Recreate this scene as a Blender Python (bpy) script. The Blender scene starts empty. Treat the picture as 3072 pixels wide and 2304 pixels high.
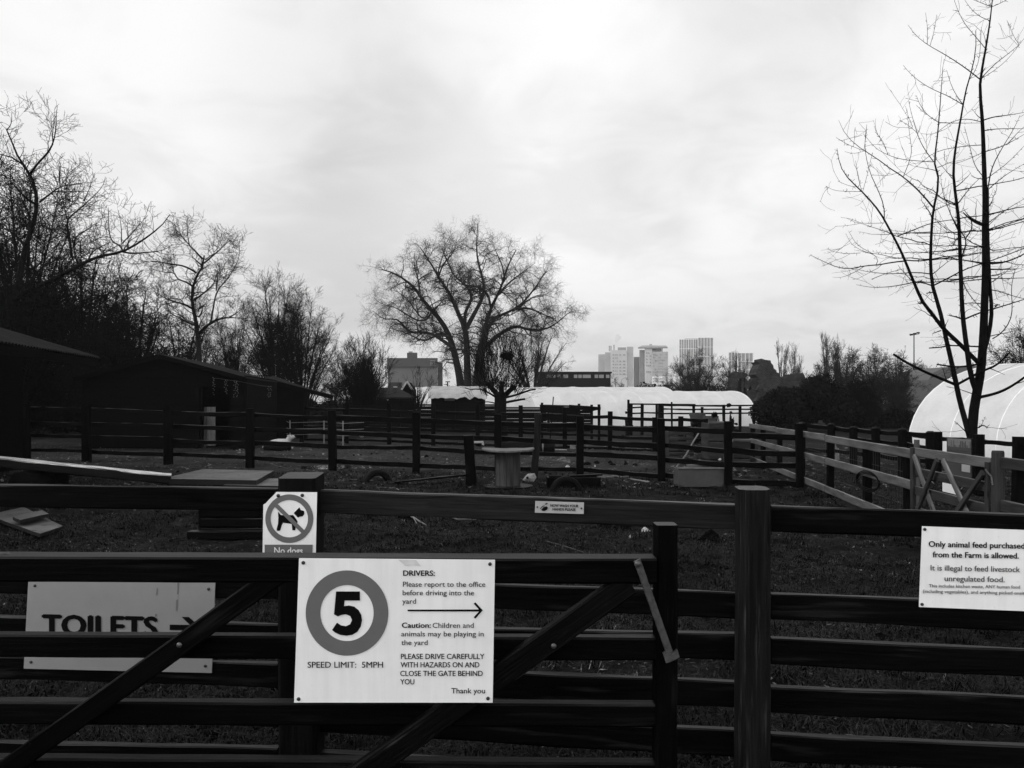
import bpy, math, random
import numpy as np
from mathutils import Vector, Matrix, noise as mnoise

R = math.radians
random.seed(11)
rng = np.random.default_rng(11)
sc = bpy.context.scene
COL = sc.collection

# ------------------------------------------------------------------ camera
CAM_H, FPX, CX, HZ = 1.55, 2400.0, 1536.0, 1210.0     # eye height, focal length and horizon of the 3072 px frame
cd = bpy.data.cameras.new('camera')
cd.sensor_width = 36.0
cd.lens = 36.0 * FPX / 3072.0
cd.shift_y = (HZ - 1152.0) / 3072.0
cd.clip_start = 0.05
cd.clip_end = 9000.0
cam = bpy.data.objects.new('camera', cd)
cam.location = (0, 0, CAM_H)
cam.rotation_euler = (R(90), 0, 0)
COL.objects.link(cam)
sc.camera = cam

# ------------------------------------------------------------------ sky, sun, exposure
SUN_EL, SUN_AZ = R(38), R(200)          # soft sun behind the cloud, behind the viewer's left shoulder
world = bpy.data.worlds.new('World')
sc.world = world
world.use_nodes = True
wt = world.node_tree
wt.nodes.clear()
def wn(kind, **kw):
    n = wt.nodes.new(kind)
    for k, v in kw.items():
        setattr(n, k, v)
    return n
wl = wt.links.new
def wmath(op, a, b=None, c=None, clamp=False):
    n = wn('ShaderNodeMath', operation=op, use_clamp=clamp)
    for i, s in enumerate((a, b, c)):
        if s is None:
            continue
        if isinstance(s, (int, float)):
            n.inputs[i].default_value = s
        else:
            wl(s, n.inputs[i])
    return n.outputs[0]
out = wn('ShaderNodeOutputWorld')
bg = wn('ShaderNodeBackground')
bg.inputs['Strength'].default_value = 0.1
sky = wn('ShaderNodeTexSky', sky_type='NISHITA')
sky.sun_disc = False
sky.sun_elevation = SUN_EL
sky.sun_rotation = SUN_AZ
sky.dust_density = 4.0
skybw = wn('ShaderNodeRGBToBW')
wl(sky.outputs[0], skybw.inputs[0])
tc = wn('ShaderNodeTexCoord')
sep = wn('ShaderNodeSeparateXYZ')
wl(tc.outputs['Generated'], sep.inputs[0])
dx, dy, dz = sep.outputs
zp = wmath('ADD', wmath('MAXIMUM', dz, 0.0), 0.22)
comb = wn('ShaderNodeCombineXYZ')
wl(wmath('DIVIDE', dx, zp), comb.inputs[0])
wl(wmath('DIVIDE', dy, zp), comb.inputs[1])
comb.inputs[2].default_value = 3.7
n1 = wn('ShaderNodeTexNoise')
n1.inputs['Scale'].default_value = 1.15
n1.inputs['Detail'].default_value = 3.5
n1.inputs['Roughness'].default_value = 0.5
n1.inputs['Distortion'].default_value = 0.5
wl(comb.outputs[0], n1.inputs['Vector'])
n2 = wn('ShaderNodeTexNoise')
n2.inputs['Scale'].default_value = 3.9
n2.inputs['Detail'].default_value = 6.0
n2.inputs['Roughness'].default_value = 0.55
n2.inputs['Distortion'].default_value = 0.7
wl(comb.outputs[0], n2.inputs['Vector'])
def smooth(val, a, b, c, d):
    n = wn('ShaderNodeMapRange', interpolation_type='SMOOTHSTEP')
    wl(val, n.inputs[0])
    for i, v in enumerate((a, b, c, d)):
        n.inputs[i + 1].default_value = v
    return n.outputs[0]
cloud = smooth(wmath('ADD', wmath('MULTIPLY', n1.outputs[0], 0.62), wmath('MULTIPLY', n2.outputs[0], 0.38)), 0.36, 0.62, 0.80, 0.985)
# lighter gap and darker bellies of the cloud deck, by direction in the sky
def lobe(px, py, rad, gain):
    v = Vector(((px - CX) / FPX, 1.0, (HZ - py) / FPX)).normalized()
    dn = wn('ShaderNodeVectorMath', operation='DOT_PRODUCT')
    wl(tc.outputs['Generated'], dn.inputs[0])
    dn.inputs[1].default_value = v
    return smooth(dn.outputs['Value'], math.cos(rad), 1.0, 0.0, gain)
tot = cloud
for px, py, rad, gain in ((1700, 430, .30, .10), (350, 80, .30, .05), (2500, 330, .22, .10), (2020, 440, .12, -.14), (1000, 240, .17, -.08),
                          (2330, 40, .14, -.16), (1050, 720, .22, -.06), (1300, 60, .15, -.04)):
    tot = wmath('ADD', tot, lobe(px, py, rad, gain))
horizon_f = smooth(dz, 0.0, 0.24, 0.86, 1.0)        # paler towards the horizon haze
overhead = smooth(dz, 0.5, 0.9, 1.0, 0.30)          # unseen dark zenith, added to keep the ground dim
behind = smooth(dy, 0.25, -0.5, 1.0, 2.15)          # unseen bright sky added behind the viewer to light the signs
lum = wmath('MULTIPLY', wmath('MULTIPLY', tot, horizon_f), wmath('MULTIPLY', overhead, behind))
lum10 = wmath('MULTIPLY', lum, 10.2)
mixv = wmath('ADD', wmath('MULTIPLY', lum10, 0.93), wmath('MULTIPLY', skybw.outputs[0], 0.05))
cc = wn('ShaderNodeCombineColor')
for i in range(3):
    wl(mixv, cc.inputs[i])
wl(cc.outputs[0], bg.inputs['Color'])
wl(bg.outputs[0], out.inputs['Surface'])

sd = bpy.data.lights.new('sun', 'SUN')
sd.energy = 1.8
sd.angle = R(20)
sd.color = (1.0, 1.0, 1.0)              # the photograph is black and white
sun = bpy.data.objects.new('sun', sd)
# the light comes from behind and to the left of the viewer
sdir = Vector((-0.97 * math.cos(SUN_EL), -0.22 * math.cos(SUN_EL), math.sin(SUN_EL)))
sun.rotation_euler = sdir.to_track_quat('Z', 'Y').to_euler()
sky.sun_rotation = math.atan2(sdir.x, sdir.y)
COL.objects.link(sun)

sc.view_settings.view_transform = 'Standard'
sc.view_settings.look = 'None'
sc.view_settings.exposure = 0.0
sc.view_settings.gamma = 1.0
sc.cycles.max_bounces = 6
sc.cycles.diffuse_bounces = 3
sc.cycles.glossy_bounces = 2
sc.cycles.transmission_bounces = 3
sc.cycles.transparent_max_bounces = 4

# ------------------------------------------------------------------ helpers
def P(px, py, Y):
    return Vector(((px - CX) / FPX * Y, Y, CAM_H - (py - HZ) / FPX * Y))
def G(px, py, z=0.0):
    Y = (CAM_H - z) * FPX / (py - HZ)
    return Vector(((px - CX) / FPX * Y, Y, z))
def V(*a):
    return Vector(a)

class MB:
    def __init__(s):
        s.v, s.f, s.uv = [], [], []
    def add(s, vs, fs, uvs=None):
        b = len(s.v)
        s.v.extend(tuple(v) for v in vs)
        for i, f in enumerate(fs):
            s.f.append([b + k for k in f])
            s.uv.append(uvs[i] if uvs else [(vs[k][0] + vs[k][1], vs[k][2]) for k in f])
        return s
    def rings(s, rings, u, per, cap=True, uo=0.0):
        """tube from rings of equal length; u along, per = perimeter positions"""
        n = len(rings[0])
        vs = [p for r in rings for p in r]
        fs, uvs = [], []
        for i in range(len(rings) - 1):
            for k in range(n):
                k2 = (k + 1) % n
                fs.append([i * n + k, i * n + k2, (i + 1) * n + k2, (i + 1) * n + k])
                a, b = per[k], per[k + 1]
                uvs.append([(u[i] + uo, a), (u[i] + uo, b), (u[i + 1] + uo, b), (u[i + 1] + uo, a)])
        if cap:
            fs.append(list(range(n))[::-1])
            uvs.append([(uo + 5 + per[k] * .2, per[k]) for k in range(n)][::-1])
            o = (len(rings) - 1) * n
            fs.append([o + k for k in range(n)])
            uvs.append([(uo + 9 + per[k] * .2, per[k]) for k in range(n)])
        return s.add(vs, fs, uvs)
    def beam(s, p0, p1, h, t, up=(0, 0, 1), seg=None, jit=0.0, ch=0.006, bow=0.0):
        p0, p1, up = Vector(p0), Vector(p1), Vector(up)
        L = (p1 - p0).length
        d = (p1 - p0) / L
        side = d.cross(up).normalized()
        u2 = side.cross(d)
        if seg is None:
            seg = max(1, min(24, int(L / 0.12))) if jit else 1
        c = min(ch, h * .3, t * .3)
        sec = [(-t / 2, -h / 2 + c), (-t / 2, h / 2 - c), (-t / 2 + c, h / 2), (t / 2 - c, h / 2),
               (t / 2, h / 2 - c), (t / 2, -h / 2 + c), (t / 2 - c, -h / 2), (-t / 2 + c, -h / 2)]
        per = [0]
        for k in range(8):
            a, b = sec[k], sec[(k + 1) % 8]
            per.append(per[-1] + math.hypot(a[0] - b[0], a[1] - b[1]))
        rings, u = [], []
        sd_ = random.random() * 100
        for i in range(seg + 1):
            f = i / seg
            p = p0 + d * (L * f) + u2 * (bow * math.sin(math.pi * f))
            ring = []
            for k, (a, b) in enumerate(sec):
                ja = jit * mnoise.noise((f * L * 2.1 + sd_, k // 2 * 3.1, 0)) if jit else 0
                jb = jit * mnoise.noise((f * L * 2.7 + sd_, (k // 3) * 5.7, 9)) if jit else 0
                ring.append(p + side * (a + ja * .5) + u2 * (b + jb))
            rings.append(ring)
            u.append(f * L)
        return s.rings(rings, u, per, True, random.random() * 50)
    def tube(s, pts, rad, n=10, cap=True, jit=0.0):
        pts = [Vector(p) for p in pts]
        if not isinstance(rad, (list, tuple)):
            rad = [rad] * len(pts)
        rings, u = [], [0.0]
        ref = None
        for i, p in enumerate(pts):
            d = (pts[min(i + 1, len(pts) - 1)] - pts[max(i - 1, 0)]).normalized()
            if ref is None:
                ref = Vector((1, 0, 0)) if abs(d.x) < .8 else Vector((0, 1, 0))
            a = (ref - d * ref.dot(d)).normalized()
            ref = a
            b = d.cross(a)
            rr = rad[i]
            rings.append([p + (a * math.cos(2 * math.pi * k / n) + b * math.sin(2 * math.pi * k / n)) *
                          (rr * (1 + jit * mnoise.noise((k * 1.7, i * .9, rr * 31)))) for k in range(n)])
            if i:
                u.append(u[-1] + (p - pts[i - 1]).length)
        per = [2 * math.pi * max(rad) * k / n for k in range(n + 1)]
        return s.rings(rings, u, per, cap, random.random() * 50)
    def lathe(s, prof, center, n=20):
        c = Vector(center)
        rings = [[c + Vector((r * math.cos(2 * math.pi * k / n), r * math.sin(2 * math.pi * k / n), z)) for k in range(n)] for r, z in prof]
        u = [0.0]
        for i in range(1, len(prof)):
            u.append(u[-1] + math.hypot(prof[i][0] - prof[i - 1][0], prof[i][1] - prof[i - 1][1]))
        rm = max(p[0] for p in prof)
        return s.rings(rings, u, [2 * math.pi * rm * k / n for k in range(n + 1)], True)
    def box(s, c, size, rz=0.0, ch=0.004):
        c = Vector(c)
        d = Vector((math.cos(rz), math.sin(rz), 0)) * (size[0] / 2)
        return s.beam(c - d, c + d, size[2], size[1], ch=ch)
    def prism(s, poly, thick):
        """poly: list of 3-D points of a planar outline facing -Y; extruded along +Y by thick"""
        n = len(poly)
        poly = [Vector(p) for p in poly]
        vs = poly + [p + Vector((0, thick, 0)) for p in poly]
        fs = [list(range(n)), list(range(2 * n - 1, n - 1, -1))]
        for k in range(n):
            k2 = (k + 1) % n
            fs.append([k2, k, n + k, n + k2])
        return s.add(vs, fs)
    def quad(s, a, b, c, d):
        return s.add([Vector(a), Vector(b), Vector(c), Vector(d)], [[0, 1, 2, 3]])
    def slab(s, corners, thick, n=6, jit=0.0):
        """a board through 4 corners (its top), thick downwards"""
        a, b, c, d = [Vector(p) for p in corners]
        up = (b - a).cross(d - a).normalized()
        if up.z < 0:
            up = -up
        vs = []
        per = []
        for (p, q) in ((a, b), (b, c), (c, d), (d, a)):
            for i in range(n):
                per.append(p.lerp(q, i / n) + Vector((random.uniform(-jit, jit), random.uniform(-jit, jit), 0)))
        m = len(per)
        vs = per + [p - up * thick for p in per]
        fs = [list(range(m)), list(range(2 * m - 1, m - 1, -1))]
        for k in range(m):
            k2 = (k + 1) % m
            fs.append([k2, k, m + k, m + k2])
        return s.add(vs, fs)
    def build(s, name, mat, parent=None, base=None, smooth=False):
        if base is None:
            base = parent_base(parent) if parent is not None else Vector((0, 0, 0))
        base = Vector(base)
        me = bpy.data.meshes.new(name)
        me.from_pydata([(v[0] - base.x, v[1] - base.y, v[2] - base.z) for v in s.v], [], s.f)
        ul = me.uv_layers.new(name='UVMap')
        flat = [c for f in s.uv for uv in f for c in uv]
        ul.data.foreach_set('uv', flat)
        me.materials.append(mat)
        if smooth:
            me.polygons.foreach_set('use_smooth', [True] * len(me.polygons))
        me.update()
        o = bpy.data.objects.new(name, me)
        COL.objects.link(o)
        if parent is not None:
            o.parent = parent
            w = parent_base(parent)
            o.location = base - w
        else:
            o.location = base
        return o

def parent_base(o):
    b = Vector((0, 0, 0))
    while o is not None:
        b = b + o.location
        o = o.parent
    return b
def tag(o, label=None, cat=None, group=None, kind=None):
    if label: o['label'] = label
    if cat: o['category'] = cat
    if group: o['group'] = group
    if kind: o['kind'] = kind
    return o
def thing(name, label, cat, loc, group=None):
    o = bpy.data.objects.new(name, None)
    o.empty_display_size = .2
    o.location = loc
    COL.objects.link(o)
    return tag(o, label, cat, group)
def single(name, mb, mat, label, cat, base, group=None, smooth=False):
    return tag(mb.build(name, mat, None, base, smooth), label, cat, group)
def np_mesh(name, verts, faces, mat, parent=None, base=(0, 0, 0), smooth=False):
    """verts (n,3), faces (m,k) numpy, all faces the same size"""
    base = np.asarray(base, float)
    me = bpy.data.meshes.new(name)
    verts = verts - base
    m, k = faces.shape
    me.vertices.add(len(verts))
    me.vertices.foreach_set('co', verts.astype(np.float32).ravel())
    me.loops.add(m * k)
    me.loops.foreach_set('vertex_index', faces.astype(np.int32).ravel())
    me.polygons.add(m)
    me.polygons.foreach_set('loop_start', np.arange(0, m * k, k, dtype=np.int32))
    me.polygons.foreach_set('loop_total', np.full(m, k, dtype=np.int32))
    if smooth:
        me.polygons.foreach_set('use_smooth', np.ones(m, dtype=bool))
    me.materials.append(mat)
    me.update(calc_edges=True)
    me.validate()
    o = bpy.data.objects.new(name, me)
    COL.objects.link(o)
    if parent is not None:
        o.parent = parent
        o.location = Vector(base) - parent_base(parent)
    else:
        o.location = base
    return o

# ------------------------------------------------------------------ materials (all grey: the photograph is black and white)
class NT:
    def __init__(s, name):
        s.m = bpy.data.materials.new(name)
        s.m.use_nodes = True
        s.t = s.m.node_tree
        s.b = s.t.nodes['Principled BSDF']
        s.l = s.t.links.new
    def n(s, kind, **kw):
        n = s.t.nodes.new(kind)
        for k, v in kw.items():
            setattr(n, k, v)
        return n
    def coord(s, which='Object', scale=(1, 1, 1), rot=(0, 0, 0)):
        t = s.n('ShaderNodeTexCoord')
        m = s.n('ShaderNodeMapping')
        m.inputs['Scale'].default_value = scale
        m.inputs['Rotation'].default_value = rot
        s.l(t.outputs[which], m.inputs['Vector'])
        return m.outputs[0]
    def noise(s, vec, scale, detail=4, rough=.55, dist=0.0):
        n = s.n('ShaderNodeTexNoise')
        n.inputs['Scale'].default_value = scale
        n.inputs['Detail'].default_value = detail
        n.inputs['Roughness'].default_value = rough
        n.inputs['Distortion'].default_value = dist
        s.l(vec, n.inputs['Vector'])
        return n.outputs[0]
    def ramp(s, fac, stops):
        n = s.n('ShaderNodeValToRGB')
        e = n.color_ramp.elements
        while len(e) < len(stops):
            e.new(.5)
        for el, (p, v) in zip(e, stops):
            el.position = p
            el.color = (v, v, v, 1)
        s.l(fac, n.inputs[0])
        return n.outputs[0]
    def mul(s, a, b):
        n = s.n('ShaderNodeMix', data_type='RGBA', blend_type='MULTIPLY')
        n.inputs[0].default_value = 1.0
        for sock, val in ((n.inputs[6], a), (n.inputs[7], b)):
            if isinstance(val, (int, float)):
                sock.default_value = (val, val, val, 1)
            else:
                s.l(val, sock)
        return n.outputs[2]
    def mix(s, fac, a, b):
        n = s.n('ShaderNodeMix', data_type='RGBA')
        if isinstance(fac, (int, float)):
            n.inputs[0].default_value = fac
        else:
            s.l(fac, n.inputs[0])
        for sock, val in ((n.inputs[6], a), (n.inputs[7], b)):
            if isinstance(val, (int, float)):
                sock.default_value = (val, val, val, 1)
            else:
                s.l(val, sock)
        return n.outputs[2]
    def col(s, sock):
        if isinstance(sock, (int, float)):
            s.b.inputs['Base Color'].default_value = (sock, sock, sock, 1)
        else:
            s.l(sock, s.b.inputs['Base Color'])
        return s
    def bump(s, sock, strength=.3, dist=.01):
        n = s.n('ShaderNodeBump')
        n.inputs['Strength'].default_value = strength
        n.inputs['Distance'].default_value = dist
        s.l(sock, n.inputs['Height'])
        s.l(n.outputs[0], s.b.inputs['Normal'])
        return s
    def surf(s, rough=.8, spec=.2, metal=0.0):
        s.b.inputs['Roughness'].default_value = rough
        s.b.inputs['Specular IOR Level'].default_value = spec
        s.b.inputs['Metallic'].default_value = metal
        return s

def wood(name, base, rough=.65, spec=.12, contrast=1.0, wear=0.0, wearv=.1, bump=.5, top=0, patch=0):
    k = NT(name)
    uv = k.coord('UV', (1.2, 24, 1))
    g = k.noise(uv, 3.0, 6, .65, .6)
    uv2 = k.coord('UV', (1.0, 5.0, 1))
    st = k.noise(uv2, 1.6, 3, .5)
    lo = max(.0, 1 - .75 * contrast)
    c = k.mul(k.ramp(g, [(.25, base * lo), (.55, base), (.8, base * (1 + .9 * contrast))]), k.ramp(st, [(.3, .55), (.7, 1.5)]))
    if wear:
        w = k.ramp(k.noise(k.coord('UV', (.7, 16, 1)), 4.0, 6, .7), [(.66 - wear, 0), (.74 - wear * .6, 1)])
        c = k.mix(w, c, wearv)
    if patch:
        # pale worn patches where the bark edge was
        pw = k.ramp(k.noise(k.coord('UV', (.9, 9, 1)), 2.2, 3, .5), [(.60, 0), (.68, 1)])
        c = k.mix(pw, c, k.mul(k.ramp(g, [(.3, .5), (.7, 1.5)]), patch))
    # knots
    vo = k.n('ShaderNodeTexVoronoi')
    vo.inputs['Scale'].default_value = 1.0
    vo.inputs['Randomness'].default_value = 1.0
    k.l(k.coord('UV', (2.0, 7.0, 1)), vo.inputs['Vector'])
    c = k.mul(c, k.ramp(vo.outputs['Distance'], [(.03, .25), (.11, 1.0)]))
    k.surf(rough, spec)
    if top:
        # upper faces: wet and worn, with sky sheen painted into the paler colour
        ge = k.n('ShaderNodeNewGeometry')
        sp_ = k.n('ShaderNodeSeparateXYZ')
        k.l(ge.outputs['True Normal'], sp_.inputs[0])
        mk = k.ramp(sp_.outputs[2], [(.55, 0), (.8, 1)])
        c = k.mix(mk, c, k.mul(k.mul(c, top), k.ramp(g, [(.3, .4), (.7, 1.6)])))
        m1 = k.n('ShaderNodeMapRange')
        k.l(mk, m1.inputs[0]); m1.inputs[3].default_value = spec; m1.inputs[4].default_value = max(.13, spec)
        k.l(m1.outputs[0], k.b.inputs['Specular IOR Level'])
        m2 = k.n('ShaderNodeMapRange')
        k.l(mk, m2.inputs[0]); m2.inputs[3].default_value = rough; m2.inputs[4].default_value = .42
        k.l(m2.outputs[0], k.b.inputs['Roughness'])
    k.col(c).bump(g, bump, .004)
    return k.m
def plain(name, v, rough=.7, spec=.2, var=.25, scale=6.0, bump=.0, metal=0.0, detail=5):
    k = NT(name)
    n = k.noise(k.coord('Object'), scale, detail, .6)
    k.col(k.ramp(n, [(.3, v * (1 - var)), (.7, v * (1 + var))])).surf(rough, spec, metal)
    if bump:
        k.bump(n, bump, .02)
    return k.m

M = {}
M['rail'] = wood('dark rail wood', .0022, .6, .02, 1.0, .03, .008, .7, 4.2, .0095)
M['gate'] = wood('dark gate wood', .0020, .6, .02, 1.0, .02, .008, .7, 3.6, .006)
M['brace'] = wood('split brace wood', .0025, .45, .04, 1.0, .07, .035, .9)
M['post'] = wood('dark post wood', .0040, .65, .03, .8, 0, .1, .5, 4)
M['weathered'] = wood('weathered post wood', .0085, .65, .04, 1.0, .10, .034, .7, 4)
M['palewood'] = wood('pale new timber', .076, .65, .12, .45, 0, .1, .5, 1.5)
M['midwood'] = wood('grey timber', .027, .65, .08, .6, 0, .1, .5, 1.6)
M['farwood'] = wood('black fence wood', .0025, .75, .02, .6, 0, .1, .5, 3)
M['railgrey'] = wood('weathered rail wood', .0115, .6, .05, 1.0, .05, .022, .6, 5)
M['board'] = wood('wet grey board', .11, .35, .5, .5, .05, .05)
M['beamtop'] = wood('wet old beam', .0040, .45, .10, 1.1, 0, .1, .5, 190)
M['spool'] = wood('spool pine', .034, .6, .1, .7)
M['spooltop'] = wood('spool top', .085, .5, .3, .5)
M['white'] = plain('sign white', .76, .35, .4, .035, 5.0)
def signwhite(name, v):
    kk = NT(name)
    a_ = kk.noise(kk.coord('Object', (1, 1, 1)), 4.0, 5, .65)
    st_ = kk.noise(kk.coord('Object', (16, 16, 1.2)), 1.6, 4, .6)
    sp_ = kk.noise(kk.coord('Object'), 90, 3, .7)
    c_ = kk.mul(kk.ramp(a_, [(.3, v * .93), (.7, v * 1.04)]), kk.ramp(st_, [(.3, .92), (.6, 1.0)]))
    c_ = kk.mul(c_, kk.ramp(sp_, [(.26, .72), (.33, 1.0)]))
    kk.col(c_).surf(.38, .35)
    kk.bump(a_, .08, .004)
    return kk.m
M['white'] = signwhite('sign white', .78)
M['silver'] = plain('sign grey', .23, .4, .4, .05, 9.0)
M['sgrey'] = plain('ring grey', .115, .4, .3, .06, 12.0)
M['black'] = plain('print black', .004, .6, .03, .0)
M['textgrey'] = plain('print grey', .05, .5, .2, .0)
M['tape'] = plain('tape residue', .55, .6, .2, .1, 30.0)
M['screw'] = plain('screw head', .03, .4, .5, .2, 40.0, 0, .5)
M['zinc'] = plain('galvanised steel', .085, .45, .4, .35, 60.0, .1, .6)
M['bark'] = plain('dark bark', .0045, .85, .03, .5, 9.0, .8)
M['barkpale'] = plain('grey bark', .014, .85, .03, .5, 6.0, .8)
M['twig'] = plain('twig bark', .004, .85, .02, .3, 3.0)
M['twigfar'] = plain('hazed far twig bark', .022, .85, .02, .3, 1.0)  # distance haze and glare put into the paler twig colour
M['leaf'] = plain('evergreen leaf', .0045, .7, .04, .6, 1.5)
M['shedwood'] = None

# ------------------------------------------------------------------ ground
PUD = G(978, 1401)
def ghgt(x, y):
    x = np.asarray(x, float); y = np.asarray(y, float)
    h = .018 * np.sin(x * 1.9 + .6 * y) * np.sin(y * 1.3 - .4 * x) + .012 * np.sin(x * 4.7 + 1.1) * np.sin(y * 4.1 + x)
    h = h + .008 * np.sin(x * 9.3 - y * 3.2) * np.sin(y * 10.7 + x * 2.0) + .006 * np.sin(x * 17 + y * 5) * np.sin(y * 15 - x * 6)
    h = h + .016 * np.sin(x * 13.1 + 2.0 * np.sin(y * 5.3)) * np.sin(y * 12.3 + 2.0 * np.sin(x * 6.1 + 1)) + .009 * np.sin(x * 27 + 3 * np.sin(y * 9)) * np.sin(y * 25 + 3 * np.sin(x * 11))
    h = h * np.where(np.hypot(x, y) < 60, 1, 0)
    d = ((x - PUD.x) / .75) ** 2 + ((y - PUD.y) / .7) ** 2
    h = h * (1 - .85 * np.exp(-d * .5)) - .045 * np.exp(-d)
    return h
def spread(lo, hi, step, far, grow=1.25):
    a = list(np.arange(lo, hi, step))
    s, p = step, a[-1]
    while p < far:
        s *= grow; p += s; a.append(p)
    s, p = step, a[0]
    low = []
    while p > -far:
        s *= grow; p -= s; low.append(p)
    return np.array(low[::-1] + a)
gx = spread(-11, 9.5, .055, 4000)
gy = spread(2.4, 21, .055, 4000)
XX, YY = np.meshgrid(gx, gy)
gv = np.stack([XX.ravel(), YY.ravel(), ghgt(XX, YY).ravel()], 1)
ny, nx = XX.shape
ii = (np.arange(ny - 1)[:, None] * nx + np.arange(nx - 1)[None, :]).ravel()
gf = np.stack([ii, ii + 1, ii + nx + 1, ii + nx], 1)
k = NT('muddy grass ground')
oc = k.coord('Object')
nbig = k.noise(oc, .35, 4, .6)
nmid = k.noise(oc, 2.2, 6, .65)
nfin = k.noise(oc, 28, 5, .7)
sepg = k.n('ShaderNodeSeparateXYZ')
k.l(oc, sepg.inputs[0])
mr = k.n('ShaderNodeMapRange')
k.l(sepg.outputs[1], mr.inputs[0])
mr.inputs[1].default_value = 15.0; mr.inputs[2].default_value = 19.0
mr2 = k.n('ShaderNodeMapRange')
k.l(sepg.outputs[1], mr2.inputs[0])
mr2.inputs[1].default_value = 30.0; mr2.inputs[2].default_value = 44.0
mr2.inputs[3].default_value = 1.0; mr2.inputs[4].default_value = 0.0
mr3 = k.n('ShaderNodeMapRange')
k.l(sepg.outputs[0], mr3.inputs[0])
mr3.inputs[1].default_value = 4.2; mr3.inputs[2].default_value = 6.0
mr3.inputs[3].default_value = 1.0; mr3.inputs[4].default_value = 0.0
md0 = k.n('ShaderNodeMath', operation='MULTIPLY')
k.l(mr.outputs[0], md0.inputs[0]); k.l(mr3.outputs[0], md0.inputs[1])
md = k.n('ShaderNodeMath', operation='MULTIPLY')
k.l(md0.outputs[0], md.inputs[0]); k.l(mr2.outputs[0], md.inputs[1])
soil = k.mul(k.ramp(nmid, [(.32, .0015), (.5, .0055), (.68, .015)]), k.ramp(nfin, [(.35, .35), (.65, 1.9)]))
mud = k.mul(k.ramp(nmid, [(.3, .013), (.55, .026), (.75, .046)]), k.ramp(nfin, [(.3, .6), (.7, 1.45)]))
c = k.mix(md.outputs[0], soil, mud)
c = k.mul(c, k.ramp(nbig, [(.3, .5), (.7, 1.5)]))
# scattered straw, chips and leaf litter
vo = k.n('ShaderNodeTexVoronoi')
vo.inputs['Scale'].default_value = 7.0
k.l(oc, vo.inputs['Vector'])
c = k.mix(k.ramp(vo.outputs['Distance'], [(.045, .8), (.09, 0)]), c, .14)
k.col(c).bump(nfin, .7, .03).surf(.85, .04)
tag(np_mesh('ground', gv, gf, k.m, None, (0, 0, 0), True), kind='structure')

k = NT('puddle water')
k.col(.01).surf(.04, .5)
k.b.inputs['IOR'].default_value = 1.6
k.bump(k.noise(k.coord('Object'), 9, 2), .04, .01)
pv = [(PUD.x, PUD.y)]
mb = MB()
ring = []
for i in range(36):
    a = 2 * math.pi * i / 36
    r = 1 + .22 * mnoise.noise((math.cos(a) * 2, math.sin(a) * 2, 1)) + .12 * mnoise.noise((math.cos(a) * 7, math.sin(a) * 7, 4))
    ring.append((PUD.x + .60 * r * math.cos(a), PUD.y + .62 * r * math.sin(a), -.006))
mb.add(ring, [list(range(36))])
tag(mb.build('puddle_water', k.m), kind='structure')

# ------------------------------------------------------------------ grass and litter (nobody could count them)
def fan_xy(n, y0, y1, power=1.0, margin=1.15):
    u = rng.random(n)
    y = y0 + (y1 - y0) * u ** power
    x = (rng.random(n) * 2 - 1) * y * .64 * margin
    return x, y
def patch_noise(x, y, s, seed):
    r = np.random.default_rng(seed)
    o = np.zeros_like(x)
    for i in range(7):
        a, b, ph, am = r.normal(0, s), r.normal(0, s), r.random() * 6.28, 1 / (1 + .3 * i)
        o += am * np.sin(a * x + b * y + ph)
    return o / 3.2
def blades(n, y0, y1, power, hmin, hmax, wid, lean, seed, keep=None):
    x, y = fan_xy(n, y0, y1, power)
    pn = patch_noise(x, y, 2.2, seed)
    m = pn > (-.35 if keep is None else keep)
    x, y, pn = x[m], y[m], pn[m]
    n = len(x)
    h = (hmin + (hmax - hmin) * rng.random(n)) * np.clip(.7 + .7 * pn, .35, 1.6)
    a = rng.random(n) * 6.283
    ln = lean * rng.random(n) + .12
    dxy = np.stack([np.cos(a), np.sin(a)], 1)
    sxy = np.stack([-np.sin(a), np.cos(a)], 1)
    z = ghgt(x, y)
    w = wid * (.6 + .8 * rng.random(n)) * (1 + y * .04)
    b = np.stack([x, y], 1)
    h2 = h * np.sqrt(np.clip(1 - (ln * .8) ** 2, .1, 1))
    p0 = np.column_stack([b - sxy * w[:, None], z - .01])
    p1 = np.column_stack([b + sxy * w[:, None], z - .01])
    mid = b + dxy * (ln * h * .4)[:, None]
    p2 = np.column_stack([mid + sxy * w[:, None] * .8, z + h2 * .6])
    p3 = np.column_stack([mid - sxy * w[:, None] * .8, z + h2 * .6])
    tip = b + dxy * (ln * h)[:, None]
    p4 = np.column_stack([tip + sxy * w[:, None] * .15, z + h2])
    p5 = np.column_stack([tip - sxy * w[:, None] * .15, z + h2])
    v = np.stack([p0, p1, p2, p3, p4, p5], 1).reshape(-1, 3)
    o = np.arange(n)[:, None] * 6
    f = np.concatenate([o + np.array([[0, 1, 2, 3]]), o + np.array([[3, 2, 4, 5]])], 0)
    return v, f
def grassmat(name, v, var, rough=.6, spec=.08):
    kk = NT(name)
    nn = kk.noise(kk.coord('Object'), 1.0, 5, .7)
    n2_ = kk.noise(kk.coord('Object'), 38, 3, .6)
    kk.col(kk.mul(kk.ramp(nn, [(.36, v * (1 - var)), (.64, v * (1 + var))]), kk.ramp(n2_, [(.38, .2), (.5, .8), (.64, 3.0)]))).surf(rough, spec)
    return kk.m
M['grass'] = grassmat('winter grass', .0080, .92)
M['straw'] = grassmat('dead straw', .075, .7)
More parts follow.
